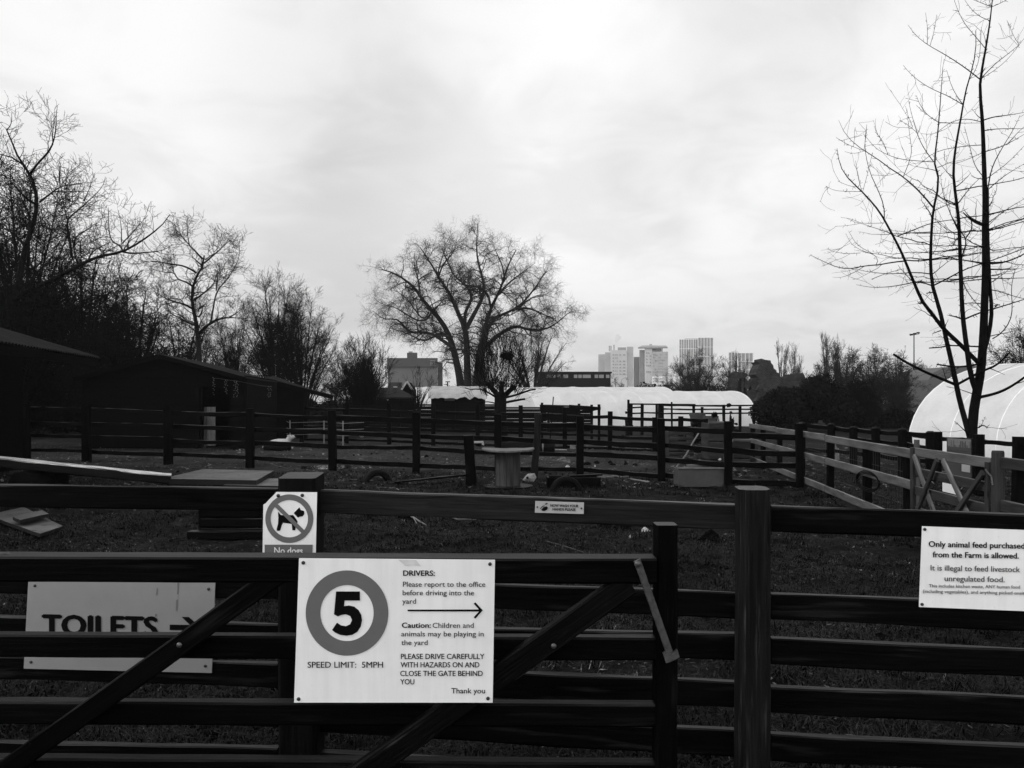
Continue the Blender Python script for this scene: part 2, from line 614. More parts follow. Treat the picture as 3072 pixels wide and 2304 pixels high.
def tussocks(nc, per, y0, y1, power, hmin, hmax, wid, seed, keep=-.25, rad=(.03, .10), lean=(.55, 1.3)):
    x, y = fan_xy(nc, y0, y1, power)
    pn = patch_noise(x, y, 1.7, seed)
    m = pn > keep
    x, y, pn = x[m], y[m], pn[m]
    cnt = np.maximum(3, (per * (.5 + rng.random(len(x))) * (1 + .5 * pn)).astype(int))
    idx = np.repeat(np.arange(len(x)), cnt)
    n = len(idx)
    hs = (.6 + .8 * rng.random(len(x)))[idx]
    rc = (rad[0] + (rad[1] - rad[0]) * rng.random(len(x)))[idx]
    drift = (rng.random(len(x)) * 6.283)[idx]
    a = rng.random(n) * 6.283
    u = np.sqrt(rng.random(n))
    b = np.stack([x[idx] + rc * u * np.cos(a), y[idx] + rc * u * np.sin(a)], 1)
    dxy = np.stack([np.cos(a) + .7 * np.cos(drift), np.sin(a) + .7 * np.sin(drift)], 1)
    dxy /= np.linalg.norm(dxy, axis=1, keepdims=True) + 1e-6
    sxy = np.stack([-dxy[:, 1], dxy[:, 0]], 1)
    h = (hmin + (hmax - hmin) * rng.random(n)) * hs
    ln = lean[0] + (lean[1] - lean[0]) * rng.random(n)
    z = ghgt(b[:, 0], b[:, 1])
    w = wid * (.6 + .8 * rng.random(n)) * (1 + b[:, 1] * .05)
    up = h * np.clip(1.25 - ln * .75, .15, 1)
    q = lambda c_, k_, zz: np.column_stack([c_ + sxy * (w * k_)[:, None], zz])
    mid = b + dxy * (ln * h * .45)[:, None]
    tip = b + dxy * (ln * h * 1.15)[:, None]
    v = np.stack([q(b, -1, z - .008), q(b, 1, z - .008), q(mid, .8, z + up), q(mid, -.8, z + up), q(tip, .15, z + up * .75), q(tip, -.15, z + up * .75)], 1).reshape(-1, 3)
    o = np.arange(n)[:, None] * 6
    return v, np.concatenate([o + np.array([[0, 1, 2, 3]]), o + np.array([[3, 2, 4, 5]])], 0)
def flakes(n, y0, y1, power, s0, s1, seed, keep=-.3):
    x, y = fan_xy(n, y0, y1, power)
    m = patch_noise(x, y, 2.6, seed) > keep
    x, y = x[m], y[m]
    n = len(x)
    s = (s0 + (s1 - s0) * rng.random(n) ** 2)[:, None]
    a = rng.random(n) * 6.283
    t = np.stack([np.cos(a), np.sin(a), rng.normal(0, .25, n)], 1)
    bt = np.stack([-np.sin(a), np.cos(a), rng.normal(0, .25, n)], 1)
    c_ = np.stack([x, y, ghgt(x, y) + .012], 1)
    asp = .25 + .5 * rng.random((n, 1))
    v = np.stack([c_ - t * s, c_ + bt * s * asp, c_ + t * s, c_ - bt * s * asp], 1).reshape(-1, 3)
    return v, np.arange(4 * n).reshape(n, 4)
vz, fz_ = tussocks(2600, 38, 3.2, 12, 1.1, .035, .10, .0021, 25, -.12, (.05, .17), (.7, 1.3))
va, fa = tussocks(9500, 16, 3.2, 9.5, 1.1, .022, .062, .0023, 5, -.28)
vb, fb_ = tussocks(7500, 11, 8.5, 18.0, 1.0, .025, .07, .0035, 6)
tag(np_mesh('grass', np.concatenate([va, vb, vz]), np.concatenate([fa, fb_ + len(va), fz_ + len(va) + len(vb)]), M['grass']), kind='stuff', label='short matted winter grass over the near paddock', cat='grass')
va, fa = tussocks(1300, 4, 3.3, 15, 1.1, .025, .07, .0024, 8, -.1, (.01, .12), (.8, 1.4))
vb, fb_ = flakes(7000, 3.3, 18, 1.0, .006, .026, 14)
vc, fc = flakes(17000, 14.5, 31, 1.0, .012, .07, 15, -.3)
tag(np_mesh('straw_litter', np.concatenate([va, vb, vc]), np.concatenate([fa, fb_ + len(va), fc + len(va) + len(vb)]), M['straw']), kind='stuff', label='scattered pale straw and leaf litter on the ground', cat='straw')

# ------------------------------------------------------------------ bare trees
def resample(pts, n):
    pts = np.asarray(pts, float)
    d = np.r_[0, np.cumsum(np.linalg.norm(np.diff(pts[:, :3], axis=0), axis=1))]
    t = np.linspace(0, d[-1], n)
    return np.stack([np.interp(t, d, pts[:, i]) for i in range(pts.shape[1])], 1)
def smooth_poly(pts, it=1):
    for _ in range(it):
        q = [pts[0]]
        for a, b in zip(pts[:-1], pts[1:]):
            a = np.asarray(a); b = np.asarray(b)
            q += [a * .75 + b * .25, a * .25 + b * .75]
        q.append(pts[-1])
        pts = q
    return np.array(pts)
def tube_mesh(pts, rad, sides):
    """pts (N,K,3), rad (N,K): continuous tapered tubes"""
    N, K, _ = pts.shape
    d = np.empty_like(pts)
    d[:, 1:-1] = pts[:, 2:] - pts[:, :-2]
    d[:, 0] = pts[:, 1] - pts[:, 0]
    d[:, -1] = pts[:, -1] - pts[:, -2]
    d /= np.linalg.norm(d, axis=2, keepdims=True) + 1e-9
    ref = np.zeros((N, 1, 3))
    vert = np.abs(d[:, :, 2]).mean(1) > .75
    ref[vert, 0, 0] = 1
    ref[~vert, 0, 2] = 1
    a = ref - d * (d * ref).sum(2, keepdims=True)
    a /= np.linalg.norm(a, axis=2, keepdims=True) + 1e-9
    b = np.cross(d, a)
    ang = 2 * np.pi * np.arange(sides) / sides
    v = pts[:, :, None, :] + rad[:, :, None, None] * (a[:, :, None, :] * np.cos(ang)[None, None, :, None] + b[:, :, None, :] * np.sin(ang)[None, None, :, None])
    v = v.reshape(-1, 3)
    n_ = np.arange(N)[:, None, None] * (K * sides)
    k_ = np.arange(K - 1)[None, :, None] * sides
    s_ = np.arange(sides)[None, None, :]
    s2 = (s_ + 1) % sides
    f = np.stack([n_ + k_ + s_, n_ + k_ + s2, n_ + k_ + sides + s2, n_ + k_ + sides + s_], -1).reshape(-1, 4)
    return v, f
def join(parts):
    vs, fs, o = [], [], 0
    for v, f in parts:
        vs.append(v); fs.append(f + o); o += len(v)
    return np.concatenate(vs), np.concatenate(fs)
def unit(v):
    return v / (np.linalg.norm(v, axis=-1, keepdims=True) + 1e-9)
def sprout(pp, pr, per, L, ang, k, rg, up=.1, wob=.15, tmin=.25, rf=.55, rtip=.35, rmax=9, lf=.45, droop=0.0, lenw=True):
    """children of the polylines pp (N,K,3); returns (n,k+1,3), (n,k+1)"""
    N, K, _ = pp.shape
    plen = np.linalg.norm(np.diff(pp, axis=1), axis=2).sum(1)
    w = plen / plen.mean() if lenw else np.ones(N)
    cnt = np.floor(per * w + rg.random(N)).astype(int)
    idx = np.repeat(np.arange(N), cnt)
    n = len(idx)
    t = tmin + (1 - tmin) * rg.random(n)
    s = t * (K - 1)
    i0 = np.minimum(s.astype(int), K - 2)
    fr = (s - i0)[:, None]
    p = pp[idx, i0] * (1 - fr) + pp[idx, i0 + 1] * fr
    r0 = pr[idx, i0] * (1 - fr[:, 0]) + pr[idx, i0 + 1] * fr[:, 0]
    tan = unit(pp[idx, i0 + 1] - pp[idx, i0])
    rnd = unit(rg.normal(size=(n, 3)))
    perp = unit(rnd - tan * (rnd * tan).sum(1, keepdims=True))
    an = np.radians(ang[0] + (ang[1] - ang[0]) * rg.random(n))[:, None]
    d = unit(tan * np.cos(an) + perp * np.sin(an) + np.array([0, 0, up]))
    ln = L * (.55 + .8 * rg.random(n)) * (1 - lf * t)
    pts = np.empty((n, k + 1, 3))
    pts[:, 0] = p
    q = p
    for j in range(k):
        d = unit(d + rg.normal(size=(n, 3)) * wob + np.array([0, 0, up * .5 - droop * (j / k)]))
        q = q + d * (ln / k)[:, None]
        pts[:, j + 1] = q
    rr = np.minimum(r0 * rf, rmax)
    rad = rr[:, None] * np.linspace(1, rtip, k + 1)[None, :]
    return pts, rad
def limb_mesh(limbs, sides=8, step=None):
    """limbs: list of (K,4) arrays x,y,z,r"""
    parts = []
    for l in limbs:
        l = np.asarray(l)
        parts.append(tube_mesh(l[None, :, :3], l[None, :, 3], sides))
    return join(parts)
def limbs_to_arrays(limbs, K):
    q = np.stack([resample(l, K) for l in limbs])
    return q[:, :, :3], q[:, :, 3]
def dome_limbs(base, h, rx, n, r, rg, k=10, zc=.52, wob=.02, low=-.15, start=.0):
    """stems curving from one base to points spread over a rounded crown"""
    out = []
    for i in range(n):
        a = 2 * np.pi * (i * .618034 + rg.random() * .15)
        s = low + (1 - low) * (i + rg.random()) / n
        c = math.sqrt(max(0, 1 - s * s))
        f = .80 + .2 * rg.random()
        e = np.array([base[0] + rx * c * math.cos(a) * f, base[1] + rx * c * math.sin(a) * f, h * (zc + (1 - zc) * s * f)])
        b0 = np.array(base) + np.array([rg.normal(0, .015 * h * start), rg.normal(0, .015 * h * start), 0])
        ctl = np.array([b0[0] + (e[0] - b0[0]) * .30, b0[1] + (e[1] - b0[1]) * .30, e[2] * .62])
        u = np.linspace(0, 1, k)[:, None]
        p = b0 * (1 - u) ** 2 + ctl * 2 * u * (1 - u) + e * u ** 2
        w = np.cumsum(rg.normal(0, wob * h * .12, (k, 3)), axis=0) * np.array([1, 1, .4])
        p = p + w * u
        rr = r * (.6 + .5 * rg.random()) * (1 - .86 * u[:, 0])
        out.append(np.column_stack([p, rr]))
    return out
def build_tree(name, label, cat, base, limbs, levels, seed, group=None, bark='bark', twig='twig', trunk_n=None, sides=8, K=10, extra=None, low=3, spurs=None):
    """limbs: first trunk_n of them are the trunk part, the rest and all the twigs the crown"""
    rg = np.random.default_rng(seed)
    root = thing(name, label, cat, base, group)
    trunk_n = trunk_n or len(limbs)
    v, f = limb_mesh(limbs[:trunk_n], sides)
    np_mesh('trunk', v, f, M[bark], root, base, True)
    parts = []
    if len(limbs) > trunk_n:
        parts.append(limb_mesh(limbs[trunk_n:], 5))
    pp, pr = limbs_to_arrays(limbs, K)
    if spurs:
        sm_ = spurs.pop('minr')
        q0, q1 = sprout(pp, pr, rg=rg, **spurs)
        parts.append(tube_mesh(q0, np.maximum(q1, sm_), 4))
    for i, lv in enumerate(levels):
        src = lv.pop('src', None)
        mn = lv.pop('minr', 0)
        pp, pr = sprout(pp, pr, rg=rg, **lv)
        pr = np.maximum(pr, mn)
        parts.append(tube_mesh(pp, pr, 4 if i == 0 else low))
    if extra:
        parts += extra
    v, f = join(parts)
    np_mesh('crown', v, f, M[twig], root, base)
    return root
def trace(px, Y, dY, r0, r1, conv, seed, it=2, n=14, amp=1.0, rexp=1.0, y_end=0.0):
    """a limb traced as a pixel polyline, given its own depth: Y + smooth wander of dY, ending y_end nearer or farther"""
    rs = np.random.default_rng(seed)
    pts = smooth_poly([np.array(conv(*p), float) for p in px], it)
    d = np.r_[0, np.cumsum(np.linalg.norm(np.diff(pts, axis=0), axis=1))]
    t = np.linspace(0, d[-1], n)
    xs, ys = np.interp(t, d, pts[:, 0]), np.interp(t, d, pts[:, 1])
    u = np.linspace(0, 1, n)
    dep = Y + y_end * u + dY * np.sin(u * (1.5 + 2 * rs.random()) + 0) * (rs.random() * 2 - 1)
    x = (xs - CX) / FPX * dep
    z = CAM_H - (ys - HZ) / FPX * dep
    r = r0 + (r1 - r0) * u ** rexp
    return np.stack([x, dep, z, r], 1)
def fan_limbs(base, n, h, spread_, r, rg, k=10, lean=(0, 0), curve=.25, z0=0.0, wob=.03, hvar=.3):
    """several stems rising from one base and fanning out"""
    out = []
    for i in range(n):
        a = 2 * np.pi * (i + rg.random() * .8) / n
        s = spread_ * np.sqrt(rg.random())
        hh = h * (1 - hvar * (s / spread_) ** 2 - .12 * rg.random())
        u = np.linspace(0, 1, k)
        rad = s * (u * (1 - curve) + curve * u ** 2)
        x = base[0] + np.cos(a) * rad + lean[0] * u + np.cumsum(rg.normal(0, wob, k)) * h * .06
        y = base[1] + np.sin(a) * rad + lean[1] * u + np.cumsum(rg.normal(0, wob, k)) * h * .06
        z = base[2] + z0 + hh * u ** (1.0 - .1 * curve)
        x[0], y[0] = base[0], base[1]
        rr = r * (.6 + .5 * rg.random()) * (1 - .85 * u)
        out.append(np.stack([x, y, z, rr], 1))
    return out

# ------------------------------------------------------------------ near fence, gate and signs
def line_pt(px, A, B):
    """where the view direction of column px meets the vertical plane over the ground line A-B"""
    kx = (px - CX) / FPX
    ax, ay, bx, by = A[0], A[1], B[0], B[1]
    t = (kx * ay - ax) / ((bx - ax) - kx * (by - ay))
    return ay + t * (by - ay)
FA = ((0 - CX) / FPX * 3.32, 3.32)
FB = ((3072 - CX) / FPX * 2.76, 2.76)
def YF(px, off=0.0):
    return line_pt(px, FA, FB) + off
fence0 = thing('board_fence', 'dark board fence behind the gate carrying the toilets and animal feed signs', 'fence', (0.9, YF(2260), 0))
def frail(segs, h, t=.035, off=0.0, mats=('rail', 'rail', 'rail')):
    for i_, (((x0, y0), (x1, y1)), mat) in enumerate(zip(segs, mats)):
        s_ = (y1 - y0) / (x1 - x0)
        if i_ == 0:                     # the fence goes on past both edges of the picture
            y0, x0 = y0 + s_ * (-1100 - x0), -1100
        if i_ == 2:
            y1, x1 = y1 + s_ * (4700 - x1), 4700
        a, b = P(x0, y0, YF(x0, off)), P(x1, y1, YF(x1, off))
        a.z -= h / 2; b.z -= h / 2
        MB().beam(a, b, h, t, jit=.0055, seg=40, ch=.005).build('rail', M[mat], fence0)
frail([((-330, 1449), (838, 1463)), ((940, 1467), (2212, 1511)), ((2312, 1516), (3420, 1553))], .092, mats=('rail', 'railgrey', 'rail'))
frail([((-330, 1702), (838, 1726)), ((940, 1730), (2212, 1777)), ((2312, 1779), (3420, 1819))], .094)
frail([((-330, 1836), (838, 1871)), ((940, 1872), (2212, 1899)), ((2312, 1911), (3420, 1962))], .094)
frail([((-330, 1958), (838, 1988)), ((940, 1990), (2212, 2043)), ((2312, 2056), (3420, 2104))], .094)
frail([((-330, 2094), (838, 2104)), ((940, 2120), (2212, 2187)), ((2312, 2197), (3420, 2252))], .094)
frail([((-330, 2215), (838, 2240)), ((940, 2250), (2212, 2318)), ((2312, 2328), (3420, 2390))], .094)
# posts
def post_box(px0, px1, Yfront, ztop, depth, mat, name='post', slant=0.0, ch=.012, jit=.004):
    x0, x1 = (px0 - CX) / FPX * Yfront, (px1 - CX) / FPX * Yfront
    xm = (x0 + x1) / 2
    mb = MB().beam((xm, Yfront + depth / 2, -.12), (xm, Yfront + depth / 2, ztop), x1 - x0, depth, up=(1, 0, 0), jit=jit, ch=ch, seg=16)
    for i, v_ in enumerate(mb.v):
        if v_[2] > ztop - .02:
            mb.v[i] = (v_[0], v_[1], v_[2] + slant * (v_[1] - Yfront) / depth)
    return mb.build(name, M[mat], fence0)
post_box(832, 947, 3.03, 1.265, .15, 'post', slant=.012)
for px_ in (-1090, 3650, 4690):
    y_ = YF(px_)
    x_ = (px_ - CX) / FPX * y_
    MB().beam((x_, y_ + .08, -.12), (x_, y_ + .08, 1.22), .12, .11, up=(1, 0, 0), jit=.004, seg=14, ch=.012).build('post', M['post'], fence0)
post_box(2221, 2317, 2.80, 1.246, .095, 'weathered', slant=.006, ch=.02)

# gate
YG = 2.52
gate = thing('field_gate', 'dark wooden field gate with two diagonal braces in front of the board fence', 'gate', (0, YG, 0))
def grail(px0, py0, px1, py1, h, t=.045, Y=YG, name='rail', mat='gate', up=(0, 0, 1), jit=.003):
    a, b = P(px0, py0, Y), P(px1, py1, Y)
    a.z -= h / 2; b.z -= h / 2
    return MB().beam(a, b, h, t, up=up, jit=jit, seg=24, ch=.006).build(name, M[mat], gate)
grail(-420, 1660, 1963, 1669, .077, .09, YG - .032)
grail(-420, 1896, 1963, 1908, .072)
grail(-420, 2096, 1963, 2106, .072)
grail(-420, 2262, 1963, 2280, .072)
grail(-420, 2430, 1963, 2445, .08)
# stile
xs0, xs1 = (1962 - CX) / FPX * YG, (2027 - CX) / FPX * YG
MB().beam(((xs0 + xs1) / 2, YG, .08), ((xs0 + xs1) / 2, YG, CAM_H - (1571 - HZ) / FPX * YG), xs1 - xs0, .075, up=(1, 0, 0), jit=.004, seg=18, ch=.008).build('stile', M['gate'], gate)
xh = (-470 - CX) / FPX * YG
MB().beam((xh, YG, .06), (xh, YG, 1.25), .09, .075, up=(1, 0, 0), jit=.003, seg=14).build('stile', M['gate'], gate)
def brace(px0, py0, px1, py1, w, mat):
    Y = YG - .052
    a, b = P(px0, py0, Y), P(px1, py1, Y)
    return MB().beam(a, b, w, .04, jit=.004, seg=26, ch=.005).build('brace', M[mat], gate)
brace(-330, 2560, 846, 1714, .064, 'gate')
brace(760, 2552, 1888, 1746, .074, 'brace')
def dome(px, py, Y, r, mat, parent, name='bolt'):
    c = P(px, py, Y)
    prof = [(r, 0), (r, .002), (r * .86, r * .35), (r * .5, r * .6), (.0005, r * .7)]
    mb = MB()
    rings = [[c + Vector((q * math.cos(2 * math.pi * i / 14), -z, q * math.sin(2 * math.pi * i / 14))) for i in range(14)] for q, z in prof]
    mb.rings(rings, [z for q, z in prof], [i * .01 for i in range(15)], True)
    return mb.build(name, M[mat], parent, smooth=True)
dome(538, 1935, YG - .074, .0085, 'zinc', gate)
dome(1661, 1938, YG - .074, .0085, 'zinc', gate)
# hinge strap end at the left edge
hp = [P(-260, 1659, YG - .04), P(26, 1659, YG - .04), P(41, 1679, YG - .04), P(28, 1700, YG - .04), P(-260, 1700, YG - .04)]
hs = MB().prism(hp, .005).build('hinge_strap', M['zinc'], gate)
dome(2, 1681, YG - .042, .007, 'screw', hs)
# latch bar: a hanging flat bar with a bent catch
YL = YG - .086
latch = MB().beam(P(1911, 1680, YL), P(2012, 1968, YG - .050), .023, .006, ch=.002, seg=8, jit=.0006)
latch = latch.build('latch_bar', M['zinc'], gate)
mb = MB()
cq = [(1990, 1962), (2002, 1955), (2016, 1964), (2033, 1950), (2039, 1972), (2016, 1984), (1999, 1990)]
mb.prism([P(a, b, YG - .062) for a, b in cq], .016)
mb.build('catch', M['zinc'], latch)
dome(1913, 1692, YL - .003, .0105, 'zinc', latch)

# --- sign helpers
BF = [None]
def text_verts(string, bold=0.0):
    cu = bpy.data.curves.new('t', 'FONT')
    cu.body = string
    cu.size = 1.0
    cu.resolution_u = 3
    cu.offset = bold
    o = bpy.data.objects.new('t', cu)
    COL.objects.link(o)
    bpy.context.view_layer.update()
    dg = bpy.context.evaluated_depsgraph_get()
    me = bpy.data.meshes.new_from_object(o.evaluated_get(dg))
    v = np.array([tuple(x.co) for x in me.vertices]).reshape(-1, 3)
    f = [list(p.vertices) for p in me.polygons]
    bpy.data.meshes.remove(me)
    bpy.data.objects.remove(o)
    bpy.data.curves.remove(cu)
    return v, f
CAPH = {}
def cap_height(b):
    if b not in CAPH:
        v, f = text_verts('H', b)
        CAPH[b] = v[:, 1].max()
    return CAPH[b]
class Sign:
    """flat sign on a vertical plane; everything on it is laid out in frame columns and rows, turned into points of that plane"""
    def __init__(s, name, label, corners, Yfun, thick, mat, nscrew=(), scr=.006, cat='sign'):
        s.Y = Yfun
        s.thick = thick
        cxm = sum(c[0] for c in corners) / len(corners)
        cym = max(c[1] for c in corners)
        s.root = thing(name, label, cat, P(cxm, cym, Yfun(cxm)))
        s.poly('panel', [corners], mat, 0, thick, edge=True)
        for (x, y) in nscrew:
            dome(x, y, Yfun(x) - .0005, scr, 'screw', s.root, 'screw')
    def pt(s, px, py, lift):
        return P(px, py, s.Y(px) - lift)
    def poly(s, name, polys, mat, lift, thick=.0008, edge=False):
        mb = MB()
        for c in polys:
            pts = [s.pt(x, y, lift) for x, y in c]
            mb.prism(pts[::-1] if False else pts, thick)
        return mb.build(name, M[mat], s.root)
    def text(s, name, rows, mat, lift=.0022):
        """rows: (string, x0, x1, baseline at x0, cap height, slope, bold)"""
        for (t, x0, x1, yb, cap, slope, bold) in rows:
            mb = MB()
            ob = bold if len(t) == 1 else 0.0          # lettering is thickened by overprinting, the big digit by its outline
            v, f = text_verts(t, ob)
            sy = cap / cap_height(ob)
            xa, xb = v[:, 0].min(), v[:, 0].max()
            sx = (x1 - x0) / (xb - xa)
            d_ = 0 if len(t) == 1 else cap * bold * 1.6
            for k_, (ox_, oy_) in enumerate(((0, 0), (-d_, 0), (d_, 0), (0, d_ * .6), (0, -d_ * .6)) if d_ > .08 else ((0, 0),)):
                pts = []
                for q in v:
                    x = x0 + (q[0] - xa) * sx
                    y = yb + slope * (x - x0) - q[1] * sy
                    pts.append(s.pt(x + ox_, y + oy_, lift + k_ * .00012))
                mb.add(pts, f)
            mb.build(name, M[mat], s.root)
def circ(cx, cy, rx, ry, n=56):
    return [(cx + rx * math.cos(2 * math.pi * i / n), cy + ry * math.sin(2 * math.pi * i / n)) for i in range(n)]
def annulus(sign, name, cx, cy, ro, ri, mat, lift, n=64):
    mb = MB()
    o = [sign.pt(x, y, lift) for x, y in circ(cx, cy, *ro, n)]
    i = [sign.pt(x, y, lift) for x, y in circ(cx, cy, *ri, n)]
    mb.add(o + i, [[k, (k + 1) % n, n + (k + 1) % n, n + k] for k in range(n)])
    return mb.build(name, M[mat], sign.root)

# --- the drivers sign
YS = lambda px: YG - .085
s1 = Sign('notice_sign', 'large white notice with a grey ringed 5 screwed to the gate', [(897, 1675), (1485, 1680), (1478, 2108), (882, 2108)], YS, .004, 'white',
          [(910, 1688), (1470, 1692), (1464, 2095), (896, 2097)], .0055)
annulus(s1, 'speed_ring', 1041, 1839, (124, 128), (80, 84), 'sgrey', .0015)
dg5 = [(449, 738), (573, 738), (573, 785), (493, 785), (490, 815), (516, 811), (543, 817), (566, 835), (580, 861), (584, 890), (578, 921), (560, 948), (534, 964), (503, 969), (470, 964), (444, 952), (428, 939), (453, 901),
       (475, 915), (500, 919), (522, 909), (532, 887), (523, 866), (500, 857), (477, 860), (458, 868), (438, 857)]
s1.poly('speed_number', [[(750 + x * .5752, 1350 + y * .5752) for x, y in dg5]], 'black', .0022)
s1.text('lettering', [
    ('DRIVERS:', 1210, 1304, 1727, 15.5, .004, .028),
    ('Caution:', 1206, 1292, 1883, 15, .004, .028),
    ('SPEED LIMIT:  5MPH', 923, 1149, 2003, 17.5, .0, .008),
    ('PLEASE DRIVE CAREFULLY', 1203, 1453, 1977, 15.5, .0, .012),
    ('WITH HAZARDS ON AND', 1202, 1438, 2002, 15.5, .0, .012),
    ('CLOSE THE GATE BEHIND', 1201, 1448, 2028, 15.5, .0, .012),
    ('YOU', 1201, 1243, 2053, 15.5, 0, .012),
    ('Please report to the office', 1209, 1456, 1760, 15, .002, .004),
    ('before driving into the', 1208, 1422, 1785.5, 15, .002, .004),
    ('yard', 1207, 1248, 1811, 15, .002, .004),
    ('Children and', 1298, 1421, 1883.5, 15, .0, .004),
    ('animals may be playing in', 1204, 1451, 1909, 15, .0, .004),
    ('the yard', 1204, 1283, 1935, 15, .0, .004),
    ('Thank you', 1354, 1455, 2080, 15.5, 0, .010)], 'black')
s1.poly('arrow', [[(1223, 1829), (1440, 1828.5), (1440, 1834.5), (1223, 1834)],
                  [(1421, 1811), (1426, 1807), (1448, 1831), (1442, 1834)], [(1421, 1852), (1442, 1829.5), (1448, 1831.5), (1426, 1856)]], 'black', .0022)
s1.poly('tape_patch', [[(1194, 1679), (1248, 1680), (1262, 1698), (1236, 1694), (1215, 1697), (1208, 1690)]], 'tape', .0016)
# --- no dogs sign on the fence post
YD = lambda px: 3.03 - .008
s2 = Sign('no_dogs_sign', 'white no dogs sign with a broken corner on the fence post', [(806, 1500), (822, 1484), (829, 1476), (951, 1477), (946, 1700), (787, 1700), (790, 1514), (797, 1510)], YD, .004, 'white',
          [(835, 1487), (907, 1486)], .0068)
annulus(s2, 'ban_ring', 868, 1556, (72, 73), (56, 56), 'sgrey', .0015)
s2.poly('dog_symbol', [[(834, 1535), (842, 1545), (857, 1546), (879, 1545), (889, 1558), (893, 1566), (888, 1574), (886, 1590), (884, 1591), (877, 1591), (875, 1572),
                        (862, 1570), (849, 1568), (845, 1576), (841, 1590), (837, 1593), (830, 1592), (830, 1586), (834, 1572), (835, 1552)][::-1],
                       [(881, 1539), (898, 1522), (902, 1530), (912, 1533), (913, 1542), (908, 1549), (899, 1550), (894, 1553)][::-1]], 'black', .0014)
s2.poly('ban_bar', [[(824, 1520), (832, 1511), (914, 1592), (905, 1600)]], 'sgrey', .0024)
s2.poly('name_band', [[(794, 1634), (938, 1634), (937, 1672), (794, 1672)]], 'sgrey', .0015)
s2.text('lettering', [('No dogs', 823, 908, 1661, 19, .006, .012)], 'white', .0026)
# --- toilets sign on the fence
YT = lambda px: YF(px, -.024)
s3 = Sign('toilets_sign', 'grey toilets sign with an arrow, partly behind the gate rail', [(85, 1737), (646, 1745), (635, 2019), (71, 2006)], YT, .004, 'silver',
          [(105, 1757), (626, 1767), (616, 1998), (93, 1986)], .006)
s3.text('lettering', [('TOILETS', 129, 470, 1903, 58, .022, .045)], 'black')
s3.poly('arrow', [[(509, 1874), (570, 1875), (545, 1851), (566, 1851), (605, 1884), (562, 1919), (541, 1919), (570, 1891), (509, 1890)]], 'black', .0022)
M['streak'] = plain('faint streak', .14, .5, .2, .2, 60.0)
s3.poly('rust_streak', [[(532, 1748), (536, 1748), (535, 1782), (531, 1784)], [(528, 1800), (534, 1798), (531, 1832), (527, 1834)], [(470, 1764), (473, 1765), (471, 1786), (468, 1785)],
                        [(466, 1842), (470, 1842), (468, 1850), (465, 1850)]], 'streak', .0014, .0004)
# --- small wash hands plate
s4 = Sign('wash_hands_sign', 'small grey wash your hands plate on the top fence rail', [(1606, 1503), (1752, 1507.5), (1751, 1542), (1604.5, 1538)], YT, .0025, 'silver',
          [(1612, 1521), (1744, 1525)], .0032)
M['silver2'] = plain('plate aluminium', .33, .4, .4, .08, 20.0)
s4.root.children[0].data.materials[0] = M['silver2']
s4.text('lettering', [('NOW WASH YOUR', 1651.5, 1735, 1520, 7.5, .022, .03), ('HANDS PLEASE', 1658, 1727, 1531, 7.5, .022, .03)], 'black')
s4.poly('hand_symbol', [[(1624, 1529), (1631, 1521), (1640, 1519), (1644, 1524), (1640, 1530), (1632, 1533), (1626, 1532)], [(1634, 1512), (1638, 1510), (1643, 1508), (1642, 1512), (1636, 1514)],
                        [(1620, 1526), (1626, 1519), (1633, 1516), (1634, 1518), (1627, 1521), (1622, 1527)]], 'black', .0022)
# --- animal feed sign
s5 = Sign('feed_sign', 'white animal feed notice on the fence at the right', [(2767.5, 1579), (3094, 1591), (3088, 1834), (2758, 1821)], YT, .004, 'white',
          [(2774, 1588), (2766, 1813), (3086, 1601), (3080, 1824)], .0055)
s5.text('lettering', [('Only animal feed purchased', 2786.6, 3074, 1640, 16.5, .020, .026), ('from the Farm is allowed.', 2798.6, 3056, 1671.5, 16.5, .016, .026)], 'black')
s5.text('lettering', [('It is illegal to feed livestock', 2792, 3060, 1711, 16, .02, .012), ('unregulated food.', 2834, 3014, 1743, 16, .02, .012),
                            ('This includes kitchen waste, ANY human food', 2787, 3060, 1762, 9.5, .014, .008), ('(including vegetables), and anything picked onsite', 2769, 3081, 1778, 9.5, .02, .008)], 'textgrey')

